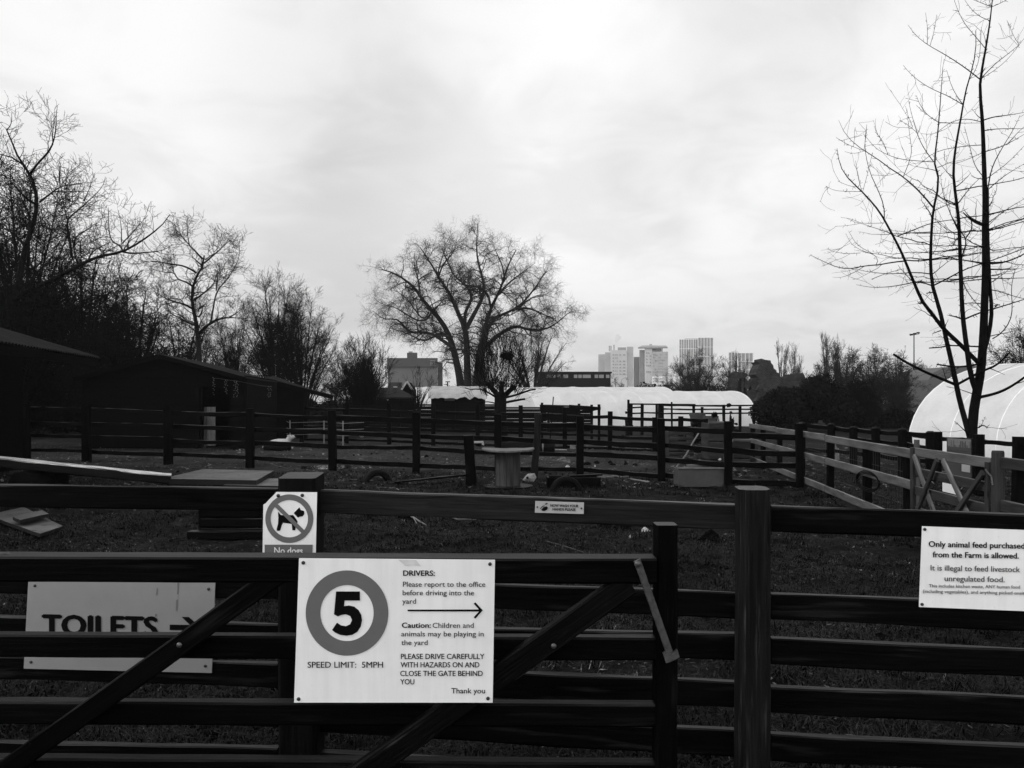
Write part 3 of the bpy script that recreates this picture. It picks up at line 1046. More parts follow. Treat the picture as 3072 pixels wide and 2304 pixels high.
# ------------------------------------------------------------------ paddock fences
def lerp(a, b, t):
    return a + (b - a) * t
def run_fence(label, cat, posts, rail_z, rail_h, rail_t, mat_rail, mat_post, side=1, wob=.02, name='rail_fence', group=None, base_z=-.12, round_post=False, rail_over=0.0):
    """posts: (x, y, w, ztop); rail_z: for each rail a height at every post"""
    root = thing(name, label, cat, (posts[0][0], posts[0][1], 0), group)
    for (x, y, w, zt) in posts:
        tx = random.uniform(-.012, .012)
        mb = MB()
        if round_post:
            mb.tube([(x, y, base_z), (x + tx, y, zt * .5), (x + 2 * tx, y, zt - .03), (x + 2 * tx, y, zt)], [w / 2, w / 2, w / 2, w * .3], 9, jit=.1)
        else:
            mb.beam((x, y, base_z), (x + 2 * tx, y, zt), w, w * .85, up=(1, 0, 0), jit=.012, seg=7, ch=.012)
        mb.build('post', M[mat_post], root)
    for zs in rail_z:
        for i in range(len(posts) - 1):
            if zs[i] is None or zs[i + 1] is None:
                continue
            a, b = Vector(posts[i][:2] + (0,)), Vector(posts[i + 1][:2] + (0,))
            d = (b - a).normalized()
            nrm = Vector((-d.y, d.x, 0)) * side
            oa, ob = posts[i][2] / 2 + rail_t / 2, posts[i + 1][2] / 2 + rail_t / 2
            p, q = a + nrm * oa + d * .003, b + nrm * ob - d * .003
            p.z = zs[i] - rail_h / 2 + random.uniform(-wob, wob)
            q.z = zs[i + 1] - rail_h / 2 + random.uniform(-wob, wob)
            MB().beam(p, q, rail_h * random.uniform(.85, 1.1), rail_t, jit=.014, seg=9, ch=.004, bow=random.uniform(-.025, .01)).build('rail', M[mat_rail], root)
    return root
f1 = [(78, 1384), (260, 1386), (505, 1393), (750, 1403), (998, 1413), (1248, 1420), (1495, 1426), (1740, 1431), (1985, 1445), (2185, 1462), (2400, 1466)]
posts, rz = [], [[], [], [], []]
for px, py in f1:
    g = G(px, py)
    t = (px - 260) / 2140
    posts.append((g.x, g.y, lerp(.20, .125, max(0, min(1, t))), lerp(1.50, 1.19, t)))
    for kx, (a, b) in enumerate(((1.42, 1.00), (1.04, .68), (.70, .45), (.31, .13))):
        rz[kx].append(lerp(a, b, t))
run_fence('long black four rail paddock fence across the middle of the field', 'fence', posts, rz, .10, .04, 'farwood', 'farwood', wob=.025)

def leaning_post(name, label, p_top, p_base, Y, w, mat, h_off=0):
    a, b = P(p_base[0], p_base[1], Y), P(p_top[0], p_top[1], Y)
    mb = MB().beam(a - (b - a).normalized() * .12, b, w, w * .8, up=(1, 0, 0), jit=.02, seg=10, ch=.012)
    single(name, mb, M[mat], label, 'post', a)
leaning_post('leaning_post', 'thick dark broken post leaning beside the cable spool table', (1405, 1306), (1414, 1459), 14.9, .19, 'rail')
leaning_post('leaning_post', 'slim grey post leaning right of the cable spool table', (1615, 1243), (1602, 1437), 16.4, .14, 'weathered')

f2 = [(905, 1327), (1040, 1330), (1168, 1333), (1300, 1337), (1433, 1339), (1562, 1342), (1695, 1347), (1829, 1350), (1964, 1355), (2041, 1357), (2117, 1358)]
posts, rz = [], [[], [], [], []]
tops = [1209, 1207, 1211, 1213, 1214, 1216, 1222, 1234, 1252, 1249, 1256]
for (px, py), ty in zip(f2, tops):
    g = G(px, py)
    posts.append((g.x, g.y, .15, CAM_H - (ty - HZ) / FPX * g.y))
    t = (px - 1040) / 1080
    for kx, (a, b) in enumerate(((1.36, 1.05), (1.0, .72), (.66, .45), (.16, .06))):
        rz[kx].append(lerp(a, b, t))
run_fence('black rail fence with square posts behind the muddy paddock', 'fence', posts, rz, .10, .04, 'farwood', 'farwood', wob=.02)

# close boarded fence further back
root = thing('close_board_fence', 'solid black boarded fence below the tarpaulin shed', 'fence', (-5, 44, 0))
for x0, x1, zt in ((-9.2, -6.2, 1.36), (-6.2, -3.2, 1.46), (-3.2, -.4, 1.46), (-.4, 2.0, 1.3), (2.0, 4.4, 1.22)):
    mb = MB()
    for i in range(7):
        zc = (zt - .06) * (i + .5) / 7
        mb.beam((x0 + .09, 44, zc), (x1 - .09, 44, zc + random.uniform(-.01, .01)), (zt - .06) / 7 - random.uniform(0, .02), .025, ch=.003)
    mb.build('board_panel', M['farwood'], root)
    MB().beam((x0 + .01, 43.95, zt), (x1 - .01, 43.95, zt), .09, .05, ch=.005).build('rail', M['farwood'], root)
    MB().beam((x0, 43.93, -.1), (x0, 43.93, zt + .16), .16, .11, up=(1, 0, 0)).build('post', M['farwood'], root)

# pale electric tape fence
M['whiteplastic'] = plain('white plastic', .26, .5, .3, .15, 8.0)
root = thing('electric_fence', 'thin white electric fence with pegs behind the black fence', 'fence', P(870, 1330, 30.5) * 1)
ep = [(860, 1332, 30.5), (870, 1330, 30.5), (972, 1333, 30), (1029, 1336, 29.5), (1092, 1336, 29)]
ppos = [V((a - CX) / FPX * Y, Y, 0) for a, b, Y in ep]
for p in ppos[1:4]:
    MB().tube([p + V(0, 0, -.05), p + V(0, 0, .9)], .016, 6).build('peg', M['whiteplastic'], root)
for z in (.86, .62, .4):
    MB().tube([p + V(0, -.02, z - (.05 if i % 2 else 0)) for i, p in enumerate(ppos)], .006, 4).build('wire', M['whiteplastic'], root)

# ------------------------------------------------------------------ pale fence and gate on the right
LA = (6.12, 20.6); LB = (4.66, 9.3); LC = (4.475, 7.40); LD = (4.36, 5.6)
def along(A, B, t): return (A[0] + (B[0] - A[0]) * t, A[1] + (B[1] - A[1]) * t)
root = thing('pale_rail_fence', 'pale three rail fence with wire mesh leading to the small pale gate', 'fence', (LB[0], LB[1], 0))
tl = [0, .3, .66, 1.0]
for zt in (1.03, .66, .20):
    for a, b in zip(tl[:-1], tl[1:]):
        p, q = along(LA, LB, a + .002), along(LA, LB, b - .002)
        MB().beam((p[0], p[1], zt - .055), (q[0], q[1], zt - .055 + random.uniform(-.015, .015)), .108, .038, jit=.008, seg=12).build('rail', M['palewood'], root)
for t in (0, .13, .3, .48, .66, .83, .97):
    p = along(LA, LB, t)
    MB().beam((p[0] + .075, p[1], -.1), (p[0] + .075, p[1], .99), .10, .09, up=(1, 0, 0), jit=.006, seg=5).build('post', M['farwood'], root)
M['wire'] = plain('mesh wire', .03, .5, .4, .1, 5.0, 0, .3)
mb = MB()
for i in range(120):
    t = i / 120
    p = along(LA, LB, t)
    mb.beam((p[0] + .12, p[1], .05), (p[0] + .12, p[1], 1.0), .003, .003, up=(1, 0, 0), ch=.0005)
for z in (.1, .3, .5, .7, .9):
    p, q = along(LA, LB, 0), along(LA, LB, 1)
    mb.beam((p[0] + .124, p[1], z), (q[0] + .124, q[1], z), .003, .003, ch=.0005)
mb.build('wire_mesh', M['wire'], root)
# end post towards the gate
MB().beam((LB[0] + .02, LB[1] - .05, -.1), (LB[0] + .02, LB[1] - .05, 1.13), .05, .05, up=(1, 0, 0), jit=.004, seg=6).build('post', M['palewood'], root)

g0, g1 = along(LB, LC, .02), along(LB, LC, .965)
pg = thing('timber_gate', 'small pale timber gate with crossed braces near the white tunnel', 'gate', (g0[0], g0[1], 0))
def gp(t, z, off=0.0):
    p = along(g0, g1, t)
    return V(p[0] - off, p[1] - off * .12, z)
for zt, m_ in ((1.04, 'palewood'), (.81, 'midwood'), (.60, 'midwood'), (.36, 'midwood'), (.16, 'midwood')):
    MB().beam(gp(0, zt - .05), gp(1, zt - .05), .10, .03, jit=.003, seg=10).build('rail', M[m_], pg)
MB().beam(gp(.012, .1, .032), gp(.012, 1.04, .032), .06, .03, up=(0, 1, 0), jit=.003, seg=6).build('stile', M['midwood'], pg)
MB().beam(gp(.985, .1, .032), gp(.985, 1.0, .032), .06, .03, up=(0, 1, 0), jit=.003, seg=6).build('stile', M['midwood'], pg)
for t0, z0, t1, z1, m_, o_ in ((.04, .95, .46, .14, 'palewood', .034), (.42, .95, .04, .14, 'midwood', .066), (.46, .95, .97, .14, 'palewood', .034), (.97, .90, .46, .14, 'midwood', .066)):
    MB().beam(gp(t0, z0, o_), gp(t1, z1, o_), .058, .03, up=(0, 0, 1), jit=.003, seg=8).build('brace', M[m_], pg)
r2 = thing('pale_rail_fence', 'short grey fence with a round post right of the small pale gate', 'fence', (LC[0], LC[1], 0))
c0 = along(LC, LD, .02)
MB().tube([(c0[0], c0[1], -.1), (c0[0], c0[1], .6), (c0[0], c0[1], 1.10), (c0[0], c0[1], 1.115)], [.055, .055, .053, .047], 14).build('post', M['midwood'], r2)
for zt in (1.06, .67):
    p, q = along(LC, LD, .06), along(LC, LD, 1)
    MB().beam((p[0], p[1], zt - .05), (q[0], q[1], zt - .05), .1, .035, jit=.006, seg=9).build('rail', M['midwood'], r2)
MB().tube([gp(.985, .93, .05), V(c0[0] - .05, c0[1] + .06, .9), V(c0[0] - .06, c0[1], .88), V(c0[0] - .06, c0[1] - .02, .8)], .008, 6).build('latch_chain', M['zinc'], r2)

# dark fences behind
def px_ground(px, Y): return ((px - CX) / FPX * Y, Y)
posts = []
for px, Y, ty in ((2405, 19.2, 1266), (2493, 18.4, 1270), (2560, 17.6, 1279), (2628, 16.9, 1281), (2706, 16.2, 1285), (2790, 15.5, 1293)):
    x, y = px_ground(px, Y)
    posts.append((x, y, .17, CAM_H - (ty - HZ) / FPX * Y))
run_fence('black fence of round capped posts below the dark bush', 'fence', posts, [[1.05, 1.03, 1.02, 1.0, .99, .97], [.82, .80, .79, .78, .76, .74], [.5, .5, .5, .48, .48, .48]], .09, .04, 'farwood', 'farwood', round_post=True)
posts = []
for px, Y, ty in ((2728, 20.5, 1305), (2810, 16.2, 1295), (2935, 13.6, 1303), (3053, 12.0, 1310), (3210, 10.6, 1325)):
    x, y = px_ground(px, Y)
    posts.append((x, y, .145, CAM_H - (ty - HZ) / FPX * Y))
run_fence('black post and rail fence in front of the large white tunnel', 'fence', posts, [[.77, .87, .94, .98, 1.0], [.5, .55, .6, .62, .62]], .085, .045, 'farwood', 'farwood', side=1, wob=.0)

# information board
kb = plain('board print', .045, .5, .3, .12, 30.0)
M['boardprint'] = kb
ib = thing('info_board', 'grey information board with a skyline drawing behind the pale gate', 'sign', P(2878, 1500, 13.0))
YB = 13.0
MB().prism([P(a, b, YB) for a, b in ((2842, 1313), (2914, 1318), (2914, 1434), (2842, 1424))], .02).build('panel', kb, ib)
M['boardlight'] = plain('board sky', .13, .5, .3, .2, 20.0)
MB().prism([P(a, b, YB - .004) for a, b in ((2843, 1314.5), (2913, 1319), (2913, 1345), (2843, 1340))], .003).build('picture', M['boardlight'], ib)
sk = [(2843, 1349)]
rs = random.Random(4)
x = 2843
while x < 2912:
    w_ = rs.choice((3, 4, 5, 6))
    hgt_ = rs.choice((5, 8, 10, 18, 22, 6)) if rs.random() < .8 else 3
    sk += [(x, 1342 - hgt_ + (x - 2843) * .07), (min(x + w_ * .5, 2913), 1342 - hgt_ + (x - 2843) * .07), (min(x + w_ * .5, 2913), 1340 + (x - 2843) * .07)]
    x += w_
    if x < 2913: sk.append((x, 1340 + (x - 2843) * .07))
sk.append((2913, 1355))
MB().prism([P(a, b, YB - .008) for a, b in sk], .003).build('skyline_drawing', kb, ib)
single('paper_notice', MB().prism([P(a, b, YB - .012) for a, b in ((2885, 1386), (2910, 1388), (2910, 1418), (2885, 1414))], .003), M['silver2'], 'white paper notice pinned to the grey information board', 'notice', P(2897, 1418, YB - .012))
single('paper_notice', MB().prism([P(a, b, YB - .16) for a, b in ((2828, 1441), (2870, 1447), (2870, 1484), (2828, 1474))], .006), M['white'], 'blank white notice seen through the bars of the pale gate', 'notice', P(2850, 1484, YB - .16))
M['white'].name = 'sign white'

# ------------------------------------------------------------------ polytunnels
def poly_mat():
    kk = NT('tunnel plastic')
    n = kk.noise(kk.coord('Object'), 1.3, 5, .6, .6)
    n2_ = kk.noise(kk.coord('Object', (1, 1, 3)), 9, 4, .7)
    kk.col(kk.mul(kk.ramp(n, [(.3, .66), (.7, .82)]), kk.ramp(n2_, [(.3, .93), (.7, 1.04)]))).surf(.32, .45)
    tr = kk.n('ShaderNodeBsdfTranslucent')
    tr.inputs['Color'].default_value = (.85, .85, .85, 1)
    mx = kk.n('ShaderNodeMixShader')
    mx.inputs[0].default_value = .30
    o_ = kk.t.nodes['Material Output']
    kk.l(kk.b.outputs[0], mx.inputs[1]); kk.l(tr.outputs[0], mx.inputs[2])
    kk.l(mx.outputs[0], o_.inputs['Surface'])
    return kk.m
M['tunnel'] = poly_mat()
M['hoop'] = plain('tunnel hoop', .86, .4, .4, .05)
def tunnel(label, b0, axis, n_dir, halfw, h, nbay, bay, ex=2.2, group='white polytunnels', z0=0.0, hoop_r=.03, sag=.06):
    """b0: near foot of the first hoop; axis along the tunnel; n_dir from near foot to far foot"""
    b0, a, n = Vector(b0), Vector(axis).normalized(), Vector(n_dir).normalized()
    root = thing('polytunnel', label, 'polytunnel', b0 + n * halfw, group)
    m = 26
    def prof(i, s=0.0):
        th = math.pi * i / m
        c_, s_ = math.cos(th), math.sin(th)
        u = -math.copysign(abs(c_) ** (2 / ex), c_) * (halfw - s * .5)
        w = abs(s_) ** (2 / ex) * (h - s)
        return u, w
    def pt(d, u, w): return b0 + n * halfw + a * d + n * u + Vector((0, 0, w + z0))
    sub = 6
    vs, fs = [], []
    for k in range(nbay * sub + 1):
        f = (k % sub) / sub
        s = sag * math.sin(math.pi * f) ** .7 * (1 + .4 * math.sin(k * 1.7))
        for i in range(m + 1):
            u, w = prof(i, s)
            jig = .012 * mnoise.noise((k * .6, i * .5, halfw))
            vs.append(pt(k / sub * bay, u, w + jig))
    for k in range(nbay * sub):
        for i in range(m):
            o_ = k * (m + 1) + i
            fs.append([o_, o_ + 1, o_ + m + 2, o_ + m + 1])
    MB().add(vs, fs).build('cover', M['tunnel'], root, smooth=True)
    for k in range(nbay + 1):
        MB().tube([pt(k * bay, *prof(i, -hoop_r * .3)) for i in range(m + 1)], hoop_r, 6).build('hoop', M['hoop'], root, smooth=True)
    for d in (0.02, nbay * bay - .02):
        MB().add([pt(d, *prof(i, .01)) for i in range(m + 1)], [list(range(m + 1))]).build('end_wall', M['tunnel'], root)
    return root
tunnel('large near white polytunnel behind the bare tree', (11.86, 24.0, 0), (.30, -.954, 0), (.954, .30, 0), 4.6, 2.80, 7, 1.5, 2.35, hoop_r=.014, sag=.035)
tunnel('white polytunnel in front of the ruin, its rounded end right', (1.75, 54.5, 0), (1, -.02, 0), (-.48, .88, 0), 2.6, 2.42, 8, 1.86, 2.4, sag=.015, hoop_r=.010)
tunnel('longest white polytunnel at the back, only its top showing', ((1224 - CX) / FPX * 62, 62, 0), (1, 0.0, 0), (-.42, .9, 0), 3.0, 2.88, 9, 2.36, 2.4, sag=.025, hoop_r=.011)

# ------------------------------------------------------------------ barns on the left
def clad_mat(name, v):
    kk = NT(name)
    w = kk.n('ShaderNodeTexWave', wave_type='BANDS', bands_direction='Z', wave_profile='SAW')
    w.inputs['Scale'].default_value = 1.05
    w.inputs['Distortion'].default_value = .15
    kk.l(kk.coord('Object'), w.inputs['Vector'])
    n = kk.noise(kk.coord('Object', (3, 3, 14)), 2.0, 5, .6)
    kk.col(kk.mul(kk.ramp(w.outputs[1], [(0, .3), (.12, 1), (1, .8)]), kk.ramp(n, [(.3, v * .5), (.7, v * 1.6)]))).surf(.8, .02)
    kk.bump(w.outputs[1], .6, .02)
    return kk.m
M['clad'] = clad_mat('black cladding', .0022)
M['roofsheet'] = plain('corrugated sheet', .013, .6, .10, .5, 2.5, .2)
def corrugated(c00, c10, c11, c01, pitch=.10, amp=.02, thick=.012):
    """roof sheet through four corners: 00-10 along the eave, 01-11 along the ridge"""
    a, b, c, d = [Vector(p) for p in (c00, c10, c11, c01)]
    nrm = (b - a).cross(d - a).normalized()
    if nrm.z < 0: nrm = -nrm
    n = int((b - a).length / pitch) * 4
    vs, fs = [], []
    for j in range(5):
        for i in range(n + 1):
            t = i / n
            p = a.lerp(b, t).lerp(d.lerp(c, t), j / 4)
            vs.append(p + nrm * (amp * math.sin(2 * math.pi * i / 4) + .006 * mnoise.noise((i * .09, j * 1.3, 2))))
    m = len(vs)
    vs2 = vs + [v_ - nrm * thick for v_ in vs]
    for j in range(4):
        for i in range(n):
            q = j * (n + 1) + i
            fs.append([q, q + 1, q + n + 2, q + n + 1])
            fs.append([m + q, m + q + n + 1, m + q + n + 2, m + q + 1])
    for j in (0, 4):
        for i in range(n):
            q = j * (n + 1) + i
            fs.append([q, m + q, m + q + 1, q + 1])
    for j in range(4):
        for i in (0, n):
            q = j * (n + 1) + i
            fs.append([q, q + n + 1, m + q + n + 1, m + q])
    return MB().add(vs2, fs)
# barn A: long, with a wide overhang
A_e0, A_e1 = V(-8.05, 9.5, 2.62), V(-9.63, 18.7, 2.62)
up_ = V(-4.6, -.78, 1.43)
ba = thing('barn', 'near black barn at the left edge with a corrugated overhanging roof', 'barn', (-12, 15, 0))
corrugated(A_e0, A_e1, A_e1 + up_, A_e0 + up_, .13, .022).build('roof', M['roofsheet'], ba)
MB().beam(A_e0 + V(-.05, 0, -.13), A_e1 + V(-.05, 0, -.13), .17, .04, jit=.005, seg=10).build('fascia', M['clad'], ba)
MB().beam(A_e1 + V(-.02, .02, -.12), A_e1 + up_ + V(0, .02, -.12), .17, .04).build('barge_board', M['clad'], ba)
w0, w1 = V(-10.0, 9.5, 0), V(-11.65, 18.95, 0)
MB().beam(w0 + V(0, 0, 1.45), w1 + V(0, 0, 1.45), 3.1, .12, jit=0).build('wall', M['clad'], ba)
MB().beam(w1 + V(-.09, 0.01, 1.45), w1 + V(-4.0, -.6, 1.45), 3.1, .1).build('wall', M['clad'], ba)
for t in (.15, .5, .85):
    p = w0.lerp(w1, t)
    MB().beam(p + V(.09, 0, -.1), p + V(.09, 0, 2.85), .14, .06, up=(0, 1, 0)).build('post', M['farwood'], ba)
# barn B: gable front
bb = thing('barn', 'black gabled barn with a pale panel by its open doorway', 'barn', (-11.6, 27.4, 0))
YBn = 27.4
def PB(px, py, dy=0): return P(px, py, YBn + dy)
mb = MB()
fr = [PB(248, 1350), PB(600, 1350), PB(600, 1225), PB(612, 1150), PB(690, 1150), PB(690, 1350), PB(735, 1350), PB(735, 1132), PB(485, 1072), PB(248, 1133)]
# left wall, right pier and lintel as separate convex outlines of one wall
zg = -.1
def PZ(px, z): return V((px - CX) / FPX * YBn, YBn, z)
def zat(py): return CAM_H - (py - HZ) / FPX * YBn
mb.prism([PZ(248, zg), PZ(604, zg), PZ(604, zat(1101)), PZ(485, zat(1071)), PZ(248, zat(1132))], .1)
mb.prism([PZ(604, zat(1160)), PZ(690, zat(1160)), PZ(690, zat(1122)), PZ(604, zat(1101))], .1)
mb.prism([PZ(690, zg), PZ(735, zg), PZ(735, zat(1133)), PZ(690, zat(1122))], .1)
mb.build('wall', M['clad'], bb)
back = V(-.6, 5.6, 0)
er, el, ap = PZ(742, zat(1133)), PZ(236, zat(1133)), PZ(485, zat(1064))
fo = V(.03, -.3, 0)
corrugated(er + fo, er + back, ap + back, ap + fo, .13, .02).build('roof', M['roofsheet'], bb)
corrugated(el + back, el + fo, ap + fo, ap + back, .13, .02).build('roof', M['roofsheet'], bb)
MB().beam(er + fo + V(.02, -.03, -.07), ap + fo + V(0, -.03, -.07), .15, .03).build('barge_board', M['clad'], bb)
MB().beam(el + fo + V(-.02, -.03, -.07), ap + fo + V(0, -.03, -.07), .15, .03).build('barge_board', M['clad'], bb)
MB().beam(PZ(735, zat(1240)) + V(-.03, .12, 0), PZ(735, zat(1240)) + back, 2.6, .1).build('wall', M['clad'], bb)
MB().beam(PZ(248, zat(1240)) + V(.05, .12, 0), PZ(248, zat(1240)) + back, 2.6, .1).build('wall', M['clad'], bb)
MB().prism([p + back for p in (PZ(250, zg), PZ(733, zg), PZ(733, zat(1134)), PZ(485, zat(1074)), PZ(250, zat(1134)))], .1).build('wall', M['clad'], bb)
M['panel'] = wood('pale door panel', .075, .6, .2, .9)
MB().beam(P(630, 1337, YBn - .12), P(630, 1221, YBn - .12), .37, .05, up=(1, 0, 0), jit=.004, seg=8).build('door_panel', M['panel'], bb)
MB().beam(P(616, 1340, YBn - .20), P(616, 1221, YBn - .20), .07, .06, up=(1, 0, 0), jit=.003, seg=8).build('door_frame', M['midwood'], bb)
MB().beam(PZ(594, zat(1165)) + V(0, -.04, 0), PZ(594, -.05) + V(0, -.04, 0), .12, .05, up=(1, 0, 0)).build('door_frame', M['farwood'], bb)
# string of fairy lights, unlit
M['bulb'] = plain('pale bulbs', .10, .3, .5, .1)
fl = thing('fairy_lights', 'unlit hanging string of tiny lights under the gabled barn eaves', 'lights', P(640, 1170, YBn - .45))
YL2 = YBn - .45
rl = random.Random(3)
anchors = [(638, 1134), (665, 1137), (690, 1141), (712, 1143), (745, 1150), (790, 1158), (815, 1160)]
MB().tube([P(a, b, YL2) for a, b in anchors], .006, 4).build('cable', M['wire'], fl)
for a, b in [(638, 1134), (642, 1135), (675, 1139), (680, 1140), (704, 1142), (710, 1143), (712, 1143), (806, 1160), (812, 1160)]:
    mb = MB()
    n = rl.randint(4, 9)
    for i in range(n):
        p = P(a + rl.uniform(-3, 3), b + i * 6 + rl.uniform(-2, 2), YL2)
        mb.box(p, (.016, .016, .022), ch=.003)
    mb.build('light_strand', M['bulb'], fl)
# shelter C behind
sh = thing('shelter', 'low black lean-to shelter right of the gabled barn', 'shelter', (-10, 36, 0))
YC = 35.0
c0_, c1_ = P(1000, 1186, YC), P(965, 1182, YC + 4.5)
c2_, c3_ = P(820, 1128, YC + 4.5), P(800, 1134, YC)
corrugated(c0_, c1_, c2_, c3_, .13, .02).build('roof', M['roofsheet'], sh)
MB().beam(c0_ + V(0, -.03, -.1), c3_ + V(0, -.03, -.1), .16, .04).build('barge_board', M['clad'], sh)
def PC(px, z, d=0): return V((px - CX) / FPX * YC, YC + d, z)
MB().prism([PC(740, -.1, .3), PC(916, -.1, .3), PC(916, 2.05, .3), PC(800, 2.45, .3), PC(740, 2.45, .3)], .1).build('wall', M['clad'], sh)
MB().beam(PC(916, -.1, .1), PC(916, 2.05, .1), .14, .14, up=(1, 0, 0)).build('post', M['farwood'], sh)
MB().beam(PC(985, -.1, 4.0), PC(985, 1.9, 4.0), .12, .12, up=(1, 0, 0)).build('post', M['farwood'], sh)

# ------------------------------------------------------------------ things lying in the paddock
mb = MB().beam(P(-90, 1376, 13.3), P(512, 1437, 14.5), .16, .42, jit=.02, seg=24, ch=.02)
bmw = single('balance_beam', mb, M['beamtop'], 'long wet old beam sloping down to the low platform', 'beam', P(500, 1450, 14.5))
def log_piece(name, label, cat, px, py, Y, r, h, mat, upright=True):
    g = V((px - CX) / FPX * Y, Y, 0)
    if upright:
        mb = MB().tube([g + V(0, 0, -.03), g + V(0, 0, h * .5), g + V(.01, 0, h)], [r * 1.05, r, r * .98], 14, jit=.12)
    else:
        mb = MB().tube([g + V(0, -h / 2, r), g + V(0, h / 2, r)], [r, r * .97], 16, jit=.06)
    single(name, mb, M[mat], label, cat, g)
log_piece('log', 'dark round log lying under the sloping beam', 'log', 104, 1450, 13.7, .205, .8, 'bark', False)
log_piece('tree_stump', 'dark upright stump holding up the sloping beam', 'stump', 181, 1450, 14.15, .15, .375, 'bark')
k = NT('muddy board')
nb_ = k.noise(k.coord('Object', (1, 3, 1), (0, 0, .3)), 4.0, 6, .65)
vo = k.n('ShaderNodeTexVoronoi')
vo.inputs['Scale'].default_value = 5.5
k.l(k.coord('Object'), vo.inputs['Vector'])
nm_ = k.noise(k.coord('Object'), 1.7, 4, .6)
k.col(k.mul(k.mul(k.ramp(nb_, [(.3, .035), (.7, .105)]), k.ramp(nm_, [(.35, .5), (.65, 1.3)])), k.ramp(vo.outputs['Distance'], [(.13, .04), (.22, 1)]))).surf(.5, .2).bump(nb_, .5, .02)
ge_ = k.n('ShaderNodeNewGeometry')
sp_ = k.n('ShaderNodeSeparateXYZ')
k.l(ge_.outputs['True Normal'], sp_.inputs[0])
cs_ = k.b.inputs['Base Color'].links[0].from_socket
k.col(k.mix(k.ramp(sp_.outputs[2], [(.5, 0), (.75, 1)]), .006, cs_))      # shade painted into the board sides, pale dried mud on the walked surface
M['muddy'] = k.m
pl = thing('low_platform', 'low muddy wooden platform at the foot of the sloping beam', 'platform', G(620, 1450))
z = .20
def GZ(px, py): return G(px, py, z)
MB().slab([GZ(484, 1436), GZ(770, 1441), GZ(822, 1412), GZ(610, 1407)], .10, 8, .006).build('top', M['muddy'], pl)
MB().beam(GZ(490, 1438) + V(0.1, .08, -.2), GZ(764, 1443) + V(-.1, .08, -.2), .16, .06).build('bearer', M['farwood'], pl)
for px in (500, 640, 760):
    q = GZ(px, 1436); q.z = 0
    MB().box(q + V(0, .35, .04), (.2, .2, .13)).build('leg', M['farwood'], pl)
pl2 = thing('wooden_step', 'small wet board step in front of the low platform', 'step', G(750, 1468))
z = .12
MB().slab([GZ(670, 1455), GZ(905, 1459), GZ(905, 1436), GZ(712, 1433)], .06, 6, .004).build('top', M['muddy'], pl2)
MB().box(GZ(760, 1452) + V(0, .3, -.11), (.9, .12, .11)).build('bearer', M['farwood'], pl2)
MB().box(GZ(860, 1452) + V(0, .3, -.11), (.2, .3, .11)).build('bearer', M['farwood'], pl2)

def tyre(label, px, py, R_, r, yaw, sink, group='half buried tyres'):
    g = G(px, py)
    mb = MB()
    nU, nV = 40, 14
    vs, fs = [], []
    cy, sy = math.cos(yaw), math.sin(yaw)
    for i in range(nU):
        a = 2 * math.pi * i / nU
        for j in range(nV):
            b = 2 * math.pi * j / nV
            w = r * .95 * math.copysign(abs(math.sin(b)) ** .7, math.sin(b))
            rr = R_ - r * .6 + r * .6 * math.copysign(abs(math.cos(b)) ** .6, math.cos(b)) * (1 + (.10 if (i % 2 and abs(math.sin(b)) < .75 and math.cos(b) > 0) else 0))
            lx, lz = rr * math.cos(a), rr * math.sin(a)
            vs.append((g.x + lx * cy - w * sy, g.y + lx * sy + w * cy, lz - sink))
    for i in range(nU):
        for j in range(nV):
            fs.append([i * nV + j, i * nV + (j + 1) % nV, ((i + 1) % nU) * nV + (j + 1) % nV, ((i + 1) % nU) * nV + j])
    mb.add(vs, fs)
    single('tyre', mb, M['rubber'], label, 'tyre', g, group, True)
M['rubber'] = plain('old rubber', .0025, .6, .06, .4, 12.0, .3)
tyre('half buried tyre left of the leaning plank', 1131, 1443, .315, .10, .5, .09)
tyre('half buried tyre in front of the black trough', 1698, 1474, .285, .085, .12, .02)
mb = MB().beam(G(1186, 1447, .03), P(1412, 1423, 15.2), .035, .16, jit=.008, seg=12)
single('plank', mb, M['rail'], 'dark plank propped from the grass up to the thick leaning post', 'plank', G(1290, 1445))

# cable spool table
gs = G(1524, 1462)
sp = thing('cable_spool', 'wooden cable spool used as a round table', 'table', gs)
D, zt = .228, .70
mb = MB()
n = 44
for i in range(11):
    a0, a1 = 2 * math.pi * i / 11 + .012, 2 * math.pi * (i + 1) / 11 - .012
    ring_lo = []
    pts = []
    for r_, aa in ((D, a0), (D * 1.004, (a0 + a1) / 2), (D, a1), (D - .03, a1), (D - .03, a0)):
        pts.append((r_ * math.cos(aa), r_ * math.sin(aa)))
    mb.rings([[gs + V(x, y, z_) for x, y in pts] for z_ in (.035, .3, zt - .041)], [0, .3, .66], [0, .06, .12, .14, .2, .22], True, i * 3.3)
mb.build('drum', M['spool'], sp)
prof = [(.02, zt - .04), (.47, zt - .04), (.485, zt - .03), (.485, zt - .008), (.475, zt), (.02, zt + .004)]
o_ = MB().lathe(prof, gs, 40)
for i, v_ in enumerate(o_.v):
    o_.v[i] = (v_[0], v_[1], v_[2] + .03 * ((v_[0] - gs.x) / .48) ** 2 + .012 * mnoise.noise((v_[0] * 3, v_[1] * 3, 1)))
o_.build('table_top', M['spooltop'], sp)
MB().lathe([(.02, -.03), (.47, -.03), (.47, .02), (.46, .034), (.02, .034)], gs, 36).build('base', M['gate'], sp)

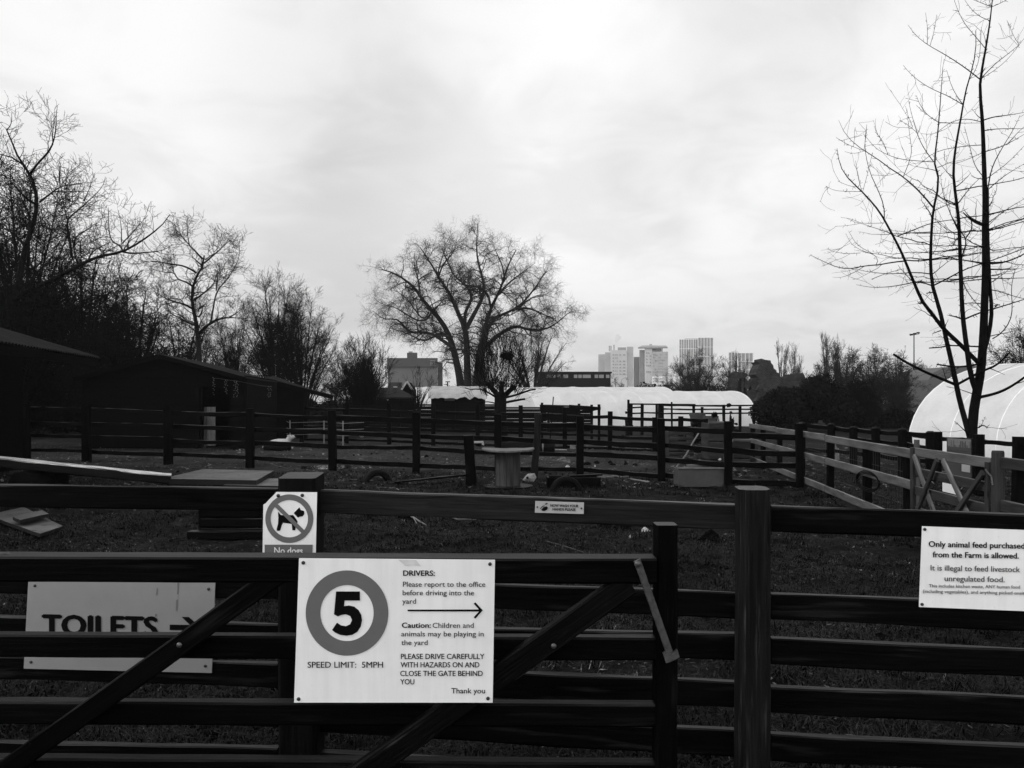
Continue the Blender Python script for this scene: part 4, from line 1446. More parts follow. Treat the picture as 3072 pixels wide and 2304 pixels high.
# white jerry can on its side
gj = G(1586, 1444)
jc = thing('jerry_can', 'white angular plastic can lying on the grass by the spool table', 'can', gj)
jp = [(1567, 1440), (1579, 1425), (1600, 1423), (1606, 1436), (1600, 1446), (1576, 1444)]
YJ = gj.y
mb = MB()
f_ = [P(a, b, YJ) for a, b in jp]
bk = [p + V(.03, .16, .01) for p in f_]
c_ = P(1587, 1434, YJ - .035)
vs = f_ + bk + [c_]
fs = [[i, (i + 1) % 6, 12] for i in range(6)] + [[(i + 1) % 6, i, 6 + i, 6 + (i + 1) % 6] for i in range(6)] + [[11, 10, 9, 8, 7, 6]]
mb.add(vs, fs)
mb.build('body', plain('dirty plastic', .22, .5, .3, .3, 15.0), jc)
dome(1582, 1433, YJ - .032, .025, 'black', jc, 'cap')  # stands for the can's open hole, its shade painted black

# black trough
gt = G(1722, 1466)
tr = thing('feed_trough', 'black wooden feed trough behind the half buried tyre', 'trough', gt)
Lx = 160 / FPX * gt.y
for dy_, nm in ((0, 'side'), (.38, 'side')):
    MB().beam(gt + V(-Lx / 2, dy_, .10), gt + V(Lx / 2, dy_, .10), .2, .03, jit=.006, seg=10).build(nm, M['gate'], tr)
for dx_ in (-Lx / 2 + .02, Lx / 2 - .02):
    MB().beam(gt + V(dx_, .018, .10), gt + V(dx_, .362, .10), .2, .03).build('end_panel', M['gate'], tr)
MB().box(gt + V(0, .19, .03), (Lx - .08, .34, .03)).build('bottom', M['gate'], tr)
MB().beam(gt + V(-.1, .02, .225), gt + V(.52, .2, .24), .03, .09, jit=.006, seg=6).build('loose_slat', M['rail'], tr)

# coil of pale hose
mb = MB()
gh = G(1840, 1434)
def coil(cx, cy, rx, ry, turns, seed):
    rs_ = random.Random(seed)
    pts = []
    for i in range(turns * 18):
        a = 2 * math.pi * i / 18
        q = 1 + rs_.uniform(-.06, .06)
        pts.append((cx + rx * q * math.cos(a), cy + ry * q * math.sin(a), .03 + .012 * rs_.random() + .012 * (i // 18)))
    return pts
mb.tube(coil(gh.x - .12, gh.y, .17, .3, 3, 1), .012, 5)
mb.tube(coil(gh.x + .16, gh.y + .05, .15, .28, 2, 2), .012, 5)
M['hose'] = plain('pale hose', .12, .45, .4, .3, 8.0)
single('hose', mb, M['hose'], 'tangled coil of pale hose lying beside the black trough', 'hose', gh)
single('pole', MB().tube([G(1886, 1436, .03), G(1948, 1446, .03)], .016, 6), M['hose'], 'short pale stick lying right of the hose coil', 'stick', G(1915, 1442))

# stone trough
gq = G(2106, 1461)
stt = thing('stone_trough', 'grey rectangular trough with a pale rim against the paddock fence', 'trough', gq)
wq = 141 / FPX * gq.y
hq = .335
M['stone'] = plain('grey trough zinc', .042, .55, .3, .35, 4.0, .05)
M['stonerim'] = plain('trough rim', .09, .5, .3, .3, 6.0)
MB().beam(gq + V(-wq / 2, 0, hq / 2), gq + V(wq / 2, 0, hq / 2), hq, .025, jit=.002, seg=8).build('front_panel', M['stone'], stt)
MB().beam(gq + V(-wq / 2, .45, hq / 2), gq + V(wq / 2, .45, hq / 2), hq, .025).build('back_panel', M['stone'], stt)
for sx in (-1, 1):
    MB().beam(gq + V(sx * (wq / 2 - .013), .014, hq / 2), gq + V(sx * (wq / 2 - .013), .436, hq / 2), hq, .025).build('end_panel', M['stone'], stt)
MB().beam(gq + V(-wq / 2 - .02, -.012, hq + .012), gq + V(wq / 2 + .02, -.012, hq + .012), .028, .06).build('rim', M['stonerim'], stt)
MB().box(gq + V(0, .22, .08), (wq - .06, .4, .02)).build('bottom', M['stone'], stt)
single('concrete_block', MB().box(gq + V(-.0, .62, .18), (.27, .22, .37)), M['stonerim'], 'pale concrete block standing just behind the grey trough', 'block', gq + V(0, .62, 0))

# barrel
ge = G(1582, 1357)
br = thing('barrel', 'dark barrel lying on its side in the mud behind the spool table', 'barrel', ge)
x0, x1 = (1503 - CX) / FPX * ge.y, (1664 - CX) / FPX * ge.y
MB().tube([(x0, ge.y, .17), (x0 + .1, ge.y, .17), ((x0 + x1) / 2, ge.y, .17), (x1 - .03, ge.y, .17), (x1, ge.y, .17)], [.14, .16, .165, .165, .155], 18).build('body', M['rubber'], br, smooth=False)
xb = (1628 - CX) / FPX * ge.y
MB().tube([(xb - .02, ge.y, .17), (xb + .02, ge.y, .17)], [.171, .171], 18).build('band', M['hose'], br)
single('bracket', MB().prism([P(a, b, 25.2) for a, b in ((1418, 1325), (1449, 1324), (1452, 1335), (1446, 1335), (1445, 1329), (1419, 1330))], .3), M['whiteplastic'], 'white bent gutter piece lying beside the barrel', 'gutter', G(1437, 1358))
single('pipe', MB().tube([G(1664, 1349, .03), G(1700, 1350, .03)], .025, 8), M['hose'], 'pale pipe lying right of the barrel', 'pipe', G(1680, 1350))

def lump(name, label, cat, px, py, w, h, mat, seed, group=None, dep=.8):
    g = G(px, py)
    rx, rz_ = w / FPX * g.y / 2, h / FPX * g.y
    rs_ = random.Random(seed)
    vs, fs = [], []
    nU, nV = 12, 7
    for j in range(nV):
        b = math.pi / 2 * j / (nV - 1)
        for i in range(nU):
            a = 2 * math.pi * i / nU
            q = 1 + .38 * mnoise.noise((math.cos(a) * 1.5 + seed, math.sin(a) * 1.5, j * .7)) + .2 * mnoise.noise((a * 3 + seed, j * 2.0, 3))
            vs.append((g.x + rx * q * math.cos(b) * math.cos(a), g.y + rx * dep * q * math.cos(b) * math.sin(a), -.015 + (rz_ + .015) * q * math.sin(b)))
    for j in range(nV - 1):
        for i in range(nU):
            fs.append([j * nU + i, j * nU + (i + 1) % nU, (j + 1) * nU + (i + 1) % nU, (j + 1) * nU + i])
    fs.append([(nV - 1) * nU + i for i in range(nU)])
    single(name, MB().add(vs, fs), M[mat], label, cat, g, group)
M['rubble'] = plain('pale rubble', .10, .8, .2, .5, 10.0, .4)
M['clod'] = plain('dark clod', .0025, .8, .02, .5, 14.0, .5)
M['scrap'] = plain('white scrap', .35, .6, .2, .3, 20.0)
for i, (px, py, w, h) in enumerate(((1866, 1344, 20, 9), (1831, 1389, 14, 7), (1838, 1397, 22, 7), (1878, 1394, 14, 7), (1905, 1398, 18, 7), (1940, 1411, 10, 5), (1762, 1394, 26, 8), (1790, 1391, 18, 8),
                                    (1280, 1371, 16, 6), (1115, 1362, 8, 3), (1061, 1366, 6, 3), (1083, 1366, 6, 3), (1371, 1331, 14, 5))):
    lump('dung_heap', 'dark clump of dung or soil on the muddy paddock', 'clod', px, py, w, h, 'clod', i, 'dark clumps on the mud')
for i, (px, py, w, h, lb) in enumerate(((1688, 1385, 26, 14, 'larger pale rubble piece below the paddock rail'), (1704, 1388, 18, 10, 'smaller pale rubble piece against the larger one'), (1718, 1348, 20, 14, 'pale heap of rubbish by the black fence post'))):
    lump('rubble', lb, 'rubble', px, py, w, h, 'rubble', 40 + i)
for i, (px, py, w, h, lb) in enumerate(((1703, 1404, 14, 8, 'white crumpled scrap on the mud right of the slim leaning post'), (1785, 1399, 5, 4, 'tiny white scrap left of the dark clumps'), (1893, 1417, 9, 3, 'flat white scrap on the mud below the clumps'), (2160, 1380, 10, 5, 'white scrap left of the paddock corner post'),
                                        (1892, 1612, 13, 7, 'small white paper scrap in the near grass'), (1937, 1593, 28, 9, 'torn white paper scrap beside the gate stile'))):
    lump('paper_scrap', lb, 'scrap', px, py, w, h, 'scrap', 60 + i)
for i, (px, py, w, h, lb) in enumerate(((1222, 1560, 60, 16, 'dark turf clod left of the near sticks'), (1815, 1580, 52, 20, 'left of two dark clods left of the gate stile'), (1868, 1584, 60, 28, 'tall dark clod just left of the gate stile'), (2132, 1624, 60, 30, 'dark clod in the grass right of the gate stile'),
                                        (2640, 1925, 70, 24, 'dark clod low in the grass behind the right fence'))):
    lump('turf_clod', lb, 'clod', px, py, w, h, 'clod', 80 + i)
mb = MB().tube([G(1222, 1545, .04), G(1240, 1552, .06), G(1262, 1566, .03), G(1280, 1576, .02)], [.012, .012, .010, .006], 6).tube([G(1240, 1552, .06), G(1250, 1570, .03)], [.008, .005], 5)
single('stick', mb, M['hose'], 'pale forked stick lying on the near grass', 'stick', G(1250, 1570))
mb = MB().tube([G(1350, 1549, .05), G(1372, 1557, .06), G(1400, 1557, .04), G(1428, 1559, .02)], [.012, .014, .009, .005], 6)
single('stick', mb, M['hose'], 'pale crooked stick pointing right on the near grass', 'stick', G(1390, 1560))
mb = MB().tube([G(1637, 1624, .03), G(1690, 1638, .03), G(1752, 1658, .02)], [.009, .008, .006], 6)
single('stick', mb, M['midwood'], 'thin grey twig lying behind the gate top rail', 'stick', G(1700, 1645))
# broken boards at the left
bd = thing('broken_pallet', 'broken wet boards lying on the grass at the left edge', 'boards', G(90, 1600))
z = .10
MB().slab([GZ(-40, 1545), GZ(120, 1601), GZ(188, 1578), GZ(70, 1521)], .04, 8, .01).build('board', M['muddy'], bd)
z = .18
MB().slab([GZ(38, 1550), GZ(60, 1560), GZ(146, 1541), GZ(126, 1530)], .04, 5, .004).build('batten', M['muddy'], bd)
# dark crate
gc = G(702, 1612)
cr = thing('wooden_crate', 'low black slatted crate on the grass behind the no dogs post', 'crate', gc)
wc = 200 / FPX * gc.y
hc = 88 / FPX * gc.y
for i in range(3):
    zc = hc * (i + .5) / 3
    MB().beam(gc + V(-wc / 2, 0, zc), gc + V(wc / 2, 0, zc), hc / 3 - .02, .025, jit=.004, seg=8).build('slat', M['farwood'], cr)
    MB().beam(gc + V(-wc / 2, .5, zc), gc + V(wc / 2, .5, zc), hc / 3 - .02, .025).build('slat', M['farwood'], cr)
for sx in (-1, 1):
    MB().beam(gc + V(sx * (wc / 2 + .014), 0, hc / 2), gc + V(sx * (wc / 2 + .014), .5, hc / 2), hc, .025).build('end_panel', M['farwood'], cr)
MB().beam(gc + V(-wc / 2 - .08, -.12, .05), gc + V(wc / 2, -.12, .05), .09, .14, jit=.006, seg=8).build('base_board', M['farwood'], cr)
# ball
single('ball', MB().lathe([(max(.0005, .105 * math.sin(math.pi * i / 12)), .105 - .105 * math.cos(math.pi * i / 12)) for i in range(13)], V((1085 - CX) / FPX * 36, 36, 0), 20), M['whiteplastic'], 'white ball lying in the far paddock', 'ball', V((1085 - CX) / FPX * 36, 36, 0), smooth=True)

# compost bays and clutter by the paddock corner
def crate_wall(label, px0, px1, Y, zt, mat, name='compost_bay', slats=4, cat='bin', dep=.9, gap=.03):
    x0, x1 = (px0 - CX) / FPX * Y, (px1 - CX) / FPX * Y
    rt = thing(name, label, cat, ((x0 + x1) / 2, Y, 0))
    for i in range(slats):
        zc = zt * (i + .5) / slats
        MB().beam((x0, Y, zc), (x1, Y, zc), zt / slats - gap, .03, jit=.006, seg=6).build('slat', M[mat], rt)
        MB().beam((x0, Y + dep, zc), (x1, Y + dep, zc), zt / slats - gap, .03).build('slat', M[mat], rt)
    for x in (x0, x1):
        MB().beam((x, Y + .02, zt / 2), (x, Y + dep - .02, zt / 2), zt, .03).build('end_panel', M[mat], rt)
    MB().beam((x0 - .02, Y - .02, zt + .03), (x1 + .02, Y - .02, zt + .03), .05, .09, jit=.004, seg=5).build('top_rail', M['palewood' if mat != 'farwood' else 'farwood'], rt)
crate_wall('grey compost bay with a pale top rail behind the paddock corner', 2128, 2192, 22.0, 1.0, 'midwood')
crate_wall('second grey compost bay right of the first, pale panel front', 2200, 2250, 19.5, .62, 'midwood', slats=3)
crate_wall('small open pallet bay left of the compost bays', 2008, 2080, 23.5, .72, 'midwood', slats=5, gap=.07)
mb = MB().tube([P(2096, 1300, 20.2), P(2080, 1325, 19.4), P(2058, 1365, 18.6), P(2032, 1398, 18.0), P(2020, 1418, 17.4)], .02, 7)
single('pole', mb, M['palewood'], 'bent pale pole leaning against the black fence', 'pole', G(2022, 1420))
M['bag'] = plain('pale sack', .12, .5, .3, .35, 7.0, .2)
lump('sack', 'pale plastic sack hanging behind the pale rail fence', 'sack', 2503, 1380, 30, 44, 'bag', 91)
# coping on the mesh: a coil of dark cable hung on the rail
mb = MB()
cq = along(LA, LB, .87)
for i in range(3):
    mb.tube([V(cq[0] - .05 - .01 * i, cq[1] + .34 * math.cos(a_), .50 + (.10 + .02 * i) * math.sin(a_)) for a_ in [2 * math.pi * j_ / 20 for j_ in range(21)]], .008, 5)
single('cable_coil', mb, M['rubber'], 'dark hose coil hung on the pale rail fence', 'hose', (cq[0], cq[1], 0))

# ------------------------------------------------------------------ sheep resting in the mud
def sheep():
    Y = 26.6
    S_ = .83
    ox = (838 - CX) / FPX * Y
    zs = CAM_H - (1318 - HZ) / FPX * Y           # height of the back
    nodes = [((-.46, 0, .20), .16), ((-.28, .02, .23), .215), ((-.02, .02, .24), .225), ((.20, .01, .25), .20), ((.33, -.01, .34), .135), ((.40, -.03, .46), .10), ((.47, -.05, .555), .125), ((.575, -.08, .525), .088), ((.63, -.09, .495), .065)]
    edges = [(i, i + 1) for i in range(len(nodes) - 1)]
    def leg(root_i, pts):
        last = root_i
        for p, r in pts:
            nodes.append((p, r)); edges.append((last, len(nodes) - 1)); last = len(nodes) - 1
    leg(3, [((.30, -.16, .12), .07), ((.48, -.17, .07), .045), ((.30, -.19, .035), .033), ((.22, -.2, .03), .03)])
    leg(3, [((.30, .16, .12), .07), ((.50, .15, .07), .045), ((.34, .18, .035), .033)])
    leg(0, [((-.40, -.17, .14), .10), ((-.18, -.22, .09), .05), ((-.38, -.23, .04), .035), ((-.26, -.24, .03), .03)])
    leg(0, [((-.40, .17, .14), .10), ((-.20, .22, .09), .05), ((-.38, .23, .04), .035)])
    leg(0, [((-.62, 0, .15), .05), ((-.66, 0, .08), .035)])
    leg(6, [((.44, .06, .57), .028), ((.38, .12, .555), .02)])
    leg(6, [((.43, -.14, .58), .028), ((.36, -.19, .565), .02)])
    me = bpy.data.meshes.new('s')
    me.from_pydata([n[0] for n in nodes], edges, [])
    o = bpy.data.objects.new('s', me)
    COL.objects.link(o)
    sk_ = o.modifiers.new('skin', 'SKIN')
    for i, n in enumerate(nodes):
        me.skin_vertices[0].data[i].radius = (n[1], n[1])
        me.skin_vertices[0].data[i].use_root = (i == 0)
    ss = o.modifiers.new('sub', 'SUBSURF')
    ss.levels = ss.render_levels = 2
    bpy.context.view_layer.update()
    dg = bpy.context.evaluated_depsgraph_get()
    m2 = bpy.data.meshes.new_from_object(o.evaluated_get(dg))
    bpy.data.objects.remove(o)
    for v_ in m2.vertices:
        c_ = v_.co
        if c_.x < .40 and c_.z > .1:
            q = .022 * mnoise.noise(c_ * 14) + .012 * mnoise.noise(c_ * 33)
            v_.co = c_ + v_.normal * q
    m2.polygons.foreach_set('use_smooth', [True] * len(m2.polygons))
    m2.materials.clear()
    m2.materials.append(M['wool'])
    m2.name = 'sheep'
    m2.transform(Matrix.Scale(S_, 4))
    b = bpy.data.objects.new('sheep', m2)
    b.location = (ox, Y, 0)
    COL.objects.link(b)
    tag(b, 'white sheep lying in the mud looking right', 'sheep')
    for sy in (-1, 1):
        e = MB().lathe([(max(.0005, .014 * math.sin(math.pi * i / 6)), .014 - .014 * math.cos(math.pi * i / 6)) for i in range(7)], (ox + .545 * S_, Y + (-.06 + sy * .105) * S_, .575 * S_), 8)
        e.build('eye', M['black'], b)
    MB().lathe([(.0005, 0), (.02, .005), (.022, .02), (.0005, .032)], (ox + .675 * S_, Y - .098 * S_, .49 * S_), 8).build('nose', M['rubble'], b)
kw = NT('wool')
nw = kw.noise(kw.coord('Object'), 22, 4, .7)
kw.col(kw.ramp(nw, [(.3, .30), (.7, .46)])).bump(nw, .8, .03).surf(.95, .05)
M['wool'] = kw.m
sheep()
gl = G(832, 1352)
single('trough_log', MB().tube([gl + V(-.44, 0, .10), gl + V(-.40, 0, .105), gl + V(0, 0, .11), gl + V(.42, 0, .105), gl + V(.44, 0, .10)], [.08, .11, .115, .11, .09], 14, jit=.06), M['bark'], 'short dark log lying in front of the sheep', 'log', gl)
single('peg_stump', MB().beam(G(706, 1352) + V(0, 0, -.05), G(706, 1352) + V(0, 0, .22), .14, .12, up=(1, 0, 0), jit=.01, seg=4), M['farwood'], 'short black stump beside the gabled barn doorway', 'stump', G(706, 1352))

# ------------------------------------------------------------------ trees
def cv(ox, oy, s):
    return lambda x, y: (ox + x * s, oy + y * s)
def gpt(px, Y): return ((px - CX) / FPX * Y, Y, 0.0)

# the big plane tree in the middle
YP = 82.0
c3 = lambda x, y: (950 + (1135 + (x - 1135) * .945) * .4069, 600 + (1370 + (y - 1370) * .955) * .4069)
def tp(pts, r0, r1, seed, dY=4.0, ye=0.0): return trace(pts, YP, dY, r0 * .82, r1 * .8, c3, seed, 1, 18, y_end=ye)
L = [tp([(1075, 1640), (1060, 1370), (1035, 1230), (1000, 1080), (960, 960), (900, 860), (840, 800), (770, 720), (720, 640), (640, 560), (540, 500), (440, 470)], .62, .06, 1, 3, -1.5),
     tp([(1120, 1640), (1112, 1370), (1108, 1200), (1105, 1050), (1095, 930), (1050, 840), (1010, 740), (960, 640), (890, 540), (840, 450), (790, 370), (740, 300)], .60, .05, 2, 3, 2),
     tp([(1150, 1640), (1165, 1400), (1195, 1150), (1235, 960), (1262, 870), (1295, 760), (1350, 660), (1390, 560), (1420, 450), (1490, 320)], .46, .05, 3, 3, -2),
     tp([(1170, 1640), (1205, 1300), (1235, 1100), (1275, 880), (1400, 810), (1500, 770), (1580, 690), (1670, 570), (1725, 480)], .40, .05, 4, 3, 2.5)]
B = [([(1100, 930), (1160, 820), (1230, 690), (1240, 580), (1200, 450), (1180, 330), (1185, 200), (1190, 110)], .32, .03, 5, 1),
     ([(1245, 1080), (1340, 980), (1430, 930), (1500, 905), (1600, 945), (1700, 940), (1790, 900), (1870, 830), (1925, 790)], .30, .03, 6, -3),
     ([(1000, 1075), (900, 1010), (840, 970), (730, 955), (650, 960), (610, 900), (560, 850), (460, 860), (370, 790)], .26, .03, 7, -3),
     ([(1090, 900), (1090, 800), (1150, 700), (1110, 600), (1000, 520), (960, 420), (900, 290)], .25, .03, 8, 3),
     ([(1480, 775), (1600, 770), (1680, 810), (1780, 850), (1860, 920)], .16, .03, 9, 3),
     ([(1290, 760), (1270, 650), (1180, 600), (1050, 590), (980, 520)], .17, .03, 10, -4),
     ([(970, 985), (850, 985), (770, 1030), (690, 990), (600, 950), (480, 920)], .16, .03, 11, 3),
     ([(830, 800), (800, 860), (720, 870), (640, 820), (540, 760), (440, 740), (380, 690)], .15, .02, 12, 4),
     ([(1350, 660), (1450, 560), (1560, 480), (1640, 420)], .15, .02, 13, -3),
     ([(1400, 540), (1380, 430), (1330, 330), (1300, 240)], .12, .02, 14, 3),
     ([(740, 680), (730, 560), (690, 440), (700, 330)], .15, .02, 15, 4),
     ([(880, 540), (920, 430), (1010, 330), (1030, 220)], .13, .02, 16, -4),
     ([(1510, 770), (1590, 700), (1690, 660), (1780, 690)], .12, .02, 17, -4),
     ([(1260, 900), (1330, 880), (1360, 960), (1440, 1000), (1520, 980)], .12, .02, 18, 4)]
for p, r0, r1, sd_, ye in B:
    L.append(tp(p, r0, r1, sd_, 3, ye))
    # a limb of the same build going deeper into the crown on the far or near side
    q = L[-1].copy()
    base_x = q[0, 0]
    q[:, 0] = base_x + (q[:, 0] - base_x) * .45 + rng.normal(0, .2)
    sgn = 1 if sd_ % 2 else -1
    q[:, 1] = q[0, 1] + sgn * np.abs(q[:, 0] - base_x) * 1.6 + (q[:, 1] - q[0, 1]) * .3
    q[:, 3] *= .8
    if sd_ in (7, 9, 12, 13, 16):
        L.append(q)
build_tree('plane_tree', 'huge spreading bare tree with several trunks in the middle', 'tree', gpt(1415, YP), L,
           [dict(per=19, L=3.0, ang=(35, 80), k=6, up=.10, wob=.34, tmin=.30, rf=.5, rmax=.07, lf=.35, droop=.25),
            dict(per=8, L=1.3, ang=(30, 80), k=4, up=.02, wob=.38, tmin=.15, rf=.6, rmax=.024, lf=.3, droop=.3),
            dict(per=9, L=.8, ang=(30, 80), k=3, up=.0, wob=.4, tmin=.1, rf=.6, rmax=.010, minr=.005, lf=.3, droop=.3)],
           101, trunk_n=4, twig='twigfar', bark='barkpale', sides=9, K=14)

# the young bare tree on the right
YR = 14.6
ct, cb = cv(2400, 0, .4218), cv(2400, 650, .4218)
def px_t(pts): return [ct(*p) for p in pts]
def px_b(pts): return [cb(*p) for p in pts]
ident = lambda x, y: (x, y)
def tr_(pts, r0, r1, seed, dY=.3, ye=0.0, n=16, it=2): return trace(pts, YR, dY, r0 * .77, r1 * .77, ident, seed, it, n, y_end=ye)
L = [tr_(px_b([(1222, 1720), (1222, 1560), (1232, 1400), (1252, 1280), (1288, 1100), (1302, 900), (1312, 650), (1320, 350), (1312, 50)]) + px_t([(1318, 1500), (1312, 1250), (1303, 1000), (1298, 860), (1278, 640), (1284, 550), (1320, 350), (1350, 170), (1362, 50), (1380, -90)]), .118, .008, 1, .1, 0, 30),
     tr_(px_b([(1292, 1010), (1340, 860), (1368, 680), (1352, 540), (1342, 300), (1336, 30)]) + px_t([(1338, 1500), (1338, 1350)]), .052, .018, 2, .2, .3),
     tr_(px_b([(1262, 1270), (1212, 1130), (1190, 960), (1162, 760), (1150, 600), (1140, 300), (1130, 20)]) + px_t([(1115, 1450), (1092, 1280), (1090, 1180), (1110, 1020), (1140, 870), (1160, 740), (1192, 590), (1230, 480), (1254, 330), (1250, 215)]), .062, .006, 3, .2, -.7, 26),
     tr_(px_b([(1205, 1560), (1175, 1450), (1130, 1290), (1112, 1190), (1070, 1000), (1030, 830), (1000, 680), (955, 540), (935, 460), (926, 300), (940, 10)]) + px_t([(950, 1480), (985, 1330), (985, 1250), (950, 1150), (970, 1040), (987, 870), (1000, 700), (1016, 475)]), .065, .005, 4, .2, .8, 28),
     tr_(px_b([(1275, 1045), (1180, 950), (1100, 870), (1010, 790), (940, 690), (870, 610), (820, 490), (770, 370), (730, 270), (680, 170), (620, 60)]) + px_t([(600, 1560), (540, 1470), (440, 1360), (330, 1260), (280, 1170), (263, 1055)]), .052, .005, 5, .2, -1.0, 26)]
T = [([(950, 1480), (860, 1370), (735, 1255), (640, 1200), (540, 1120), (450, 1070), (350, 990), (300, 920), (275, 855)], .020),
     ([(600, 1555), (600, 1470), (560, 1360), (500, 1240), (465, 1100), (460, 1000), (475, 890)], .012),
     ([(1282, 565), (1200, 500), (1100, 430), (1000, 370), (900, 315), (820, 250), (770, 180)], .014),
     ([(905, 315), (908, 200), (893, 90)], .006), ([(925, 325), (955, 220), (972, 105)], .006),
     ([(1160, 745), (1050, 680), (940, 635), (850, 580), (780, 520), (735, 465)], .010), ([(1160, 745), (1100, 660), (1070, 590), (1043, 500)], .008),
     ([(1195, 580), (1250, 500), (1280, 400), (1290, 195)], .007),
     ([(950, 1150), (870, 1040), (830, 940), (790, 800), (772, 715)], .011), ([(835, 945), (770, 890), (708, 853)], .006), ([(800, 900), (770, 830), (750, 755)], .005),
     ([(985, 870), (900, 815), (850, 740), (828, 680)], .008), ([(900, 815), (850, 770), (826, 748)], .005), ([(985, 872), (1100, 876), (1290, 875)], .010),
     ([(950, 1152), (800, 1142), (700, 1130), (620, 1100), (540, 1060), (450, 950)], .009), ([(625, 1100), (590, 1000), (533, 937)], .005),
     ([(735, 1255), (770, 1170), (798, 1080), (780, 960), (765, 830)], .008), ([(455, 1070), (470, 960), (475, 885)], .005), ([(455, 1075), (380, 1095), (318, 1078)], .005), ([(450, 1070), (340, 1030), (258, 978)], .005),
     ([(440, 1362), (410, 1250), (395, 1142)], .006), ([(445, 1365), (480, 1240), (515, 1085)], .005), ([(440, 1362), (330, 1362), (240, 1355), (183, 1322)], .006), ([(400, 1330), (340, 1320), (270, 1288)], .005),
     ([(1323, 350), (1240, 250), (1170, 170), (1120, 70), (1090, -20)], .009), ([(1355, 148), (1280, 120), (1220, 70), (1165, -10)], .008), ([(1362, 50), (1290, 20), (1210, -10)], .008), ([(1362, 50), (1420, 25), (1490, -10)], .008), ([(1362, 50), (1350, 20), (1338, -20)], .006),
     ([(1290, 555), (1380, 460), (1470, 390), (1555, 325), (1620, 240)], .011), ([(1290, 560), (1400, 490), (1480, 420), (1560, 320)], .007), ([(1560, 322), (1510, 240), (1478, 155)], .005),
     ([(1305, 855), (1380, 830), (1480, 820), (1620, 795)], .016), ([(1305, 930), (1400, 915), (1620, 915)], .013), ([(1310, 1080), (1450, 1040), (1620, 940)], .013), ([(1300, 870), (1180, 840), (1060, 870), (960, 960), (860, 950)], .010),
     ([(1335, 1350), (1360, 1200), (1420, 1080), (1520, 920), (1565, 820)], .016), ([(1335, 1350), (1450, 1250), (1620, 1150)], .012), ([(1310, 1600), (1250, 1570), (1200, 1540), (1160, 1480)], .03),
     ([(1125, 1445), (1220, 1320), (1300, 1250)], .014), ([(1305, 1260), (1240, 1180), (1210, 1050), (1170, 900)], .010), ([(1125, 1640), (1060, 1500), (1010, 1350), (1000, 1250)], .014),
     ([(1310, 1030), (1150, 1040), (960, 1075), (860, 1160), (740, 1250)], .010), ([(1470, 1030), (1560, 930), (1620, 880)], .010), ([(1300, 1290), (1480, 1160), (1620, 1010)], .010), ([(1320, 1600), (1480, 1480), (1620, 1400)], .012),
     ([(1310, 1080), (1200, 1130), (1110, 1165), (1020, 1155), (1030, 1070)], .007), ([(1100, 1290), (1010, 1180), (940, 1100)], .007), ([(950, 1500), (1060, 1450), (1110, 1440)], .012)]
Bt = [([(1100, 1192), (1000, 1150), (880, 1100), (760, 1040), (662, 978)], .036, .026), ([(1118, 1195), (1200, 1150), (1290, 1100), (1400, 1060), (1490, 965)], .034, .02), ([(1280, 1285), (1400, 1258), (1500, 1210), (1620, 1125)], .040, .024),
      ([(1270, 1050), (1150, 1070), (1060, 1065), (975, 1050)], .026, .016), ([(1275, 925), (1160, 920), (1060, 915), (1000, 930), (920, 935)], .020, .014), ([(1160, 732), (1110, 712), (1065, 703)], .018, .013), ([(1165, 732), (1280, 682), (1400, 650), (1620, 580)], .022, .01),
      ([(955, 538), (925, 540), (900, 545)], .016, .012), ([(872, 616), (855, 616), (840, 615)], .016, .012), ([(1002, 810), (945, 830)], .014, .009), ([(1390, 640), (1405, 625)], .02, .015),
      ([(755, 315), (650, 325), (560, 345), (460, 348), (350, 375), (260, 360), (170, 320), (72, 272)], .018, .005), ([(755, 310), (860, 318), (950, 300), (1100, 300), (1310, 330)], .016, .012),
      ([(940, 492), (850, 460), (750, 480), (640, 500), (500, 505), (400, 483)], .016, .004), ([(945, 492), (1050, 440), (1180, 370), (1310, 330), (1440, 285), (1620, 215)], .018, .01),
      ([(1330, 335), (1440, 330), (1540, 295), (1620, 250)], .024, .014), ([(1340, 375), (1440, 375), (1545, 372)], .020, .012), ([(1150, 440), (1190, 540), (1290, 655)], .012, .008), ([(1345, 440), (1460, 440), (1620, 435)], .012, .008),
      ([(1310, 65), (1250, 45), (1200, 10), (1160, -30)], .03, .014), ([(1370, 868), (1440, 825), (1500, 735), (1512, 640), (1500, 500), (1530, 378)], .014, .006), ([(1355, 520), (1420, 530), (1500, 560), (1620, 590)], .012, .006),
      ([(540, 345), (560, 300), (520, 265), (430, 240), (360, 190), (325, 120)], .008, .003), ([(520, 265), (400, 200), (345, 100)], .007, .003), ([(460, 350), (400, 390), (300, 435), (232, 430)], .008, .003), ([(510, 445), (620, 400), (740, 370)], .008, .005),
      ([(430, 258), (330, 265), (240, 250), (190, 225)], .006, .003), ([(690, 140), (820, 90), (930, 45), (1090, 20)], .014, .008), ([(1180, 150), (1230, 80), (1210, 0)], .016, .012), ([(1140, 330), (1160, 260), (1190, 165), (1130, 90), (1080, 0)], .018, .010),
      ([(1290, 620), (1200, 610), (1130, 632)], .012, .007), ([(1210, 1560), (1150, 1500), (1100, 1455)], .016, .006), ([(1268, 1500), (1300, 1480), (1335, 1500)], .018, .010), ([(1290, 1485), (1320, 1420)], .006, .003),
      ([(840, 460), (950, 470), (1040, 450)], .010, .006), ([(600, 45), (430, 50), (370, 15), (290, 5)], .006, .003), ([(420, 50), (330, 65), (255, 68)], .005, .003), ([(860, 450), (800, 520), (760, 575)], .005, .003)]
for i, (p, r0) in enumerate(T):
    L.append(tr_(px_t(p), r0, .0035, 20 + i, .35, random.uniform(-.9, .9), 12))
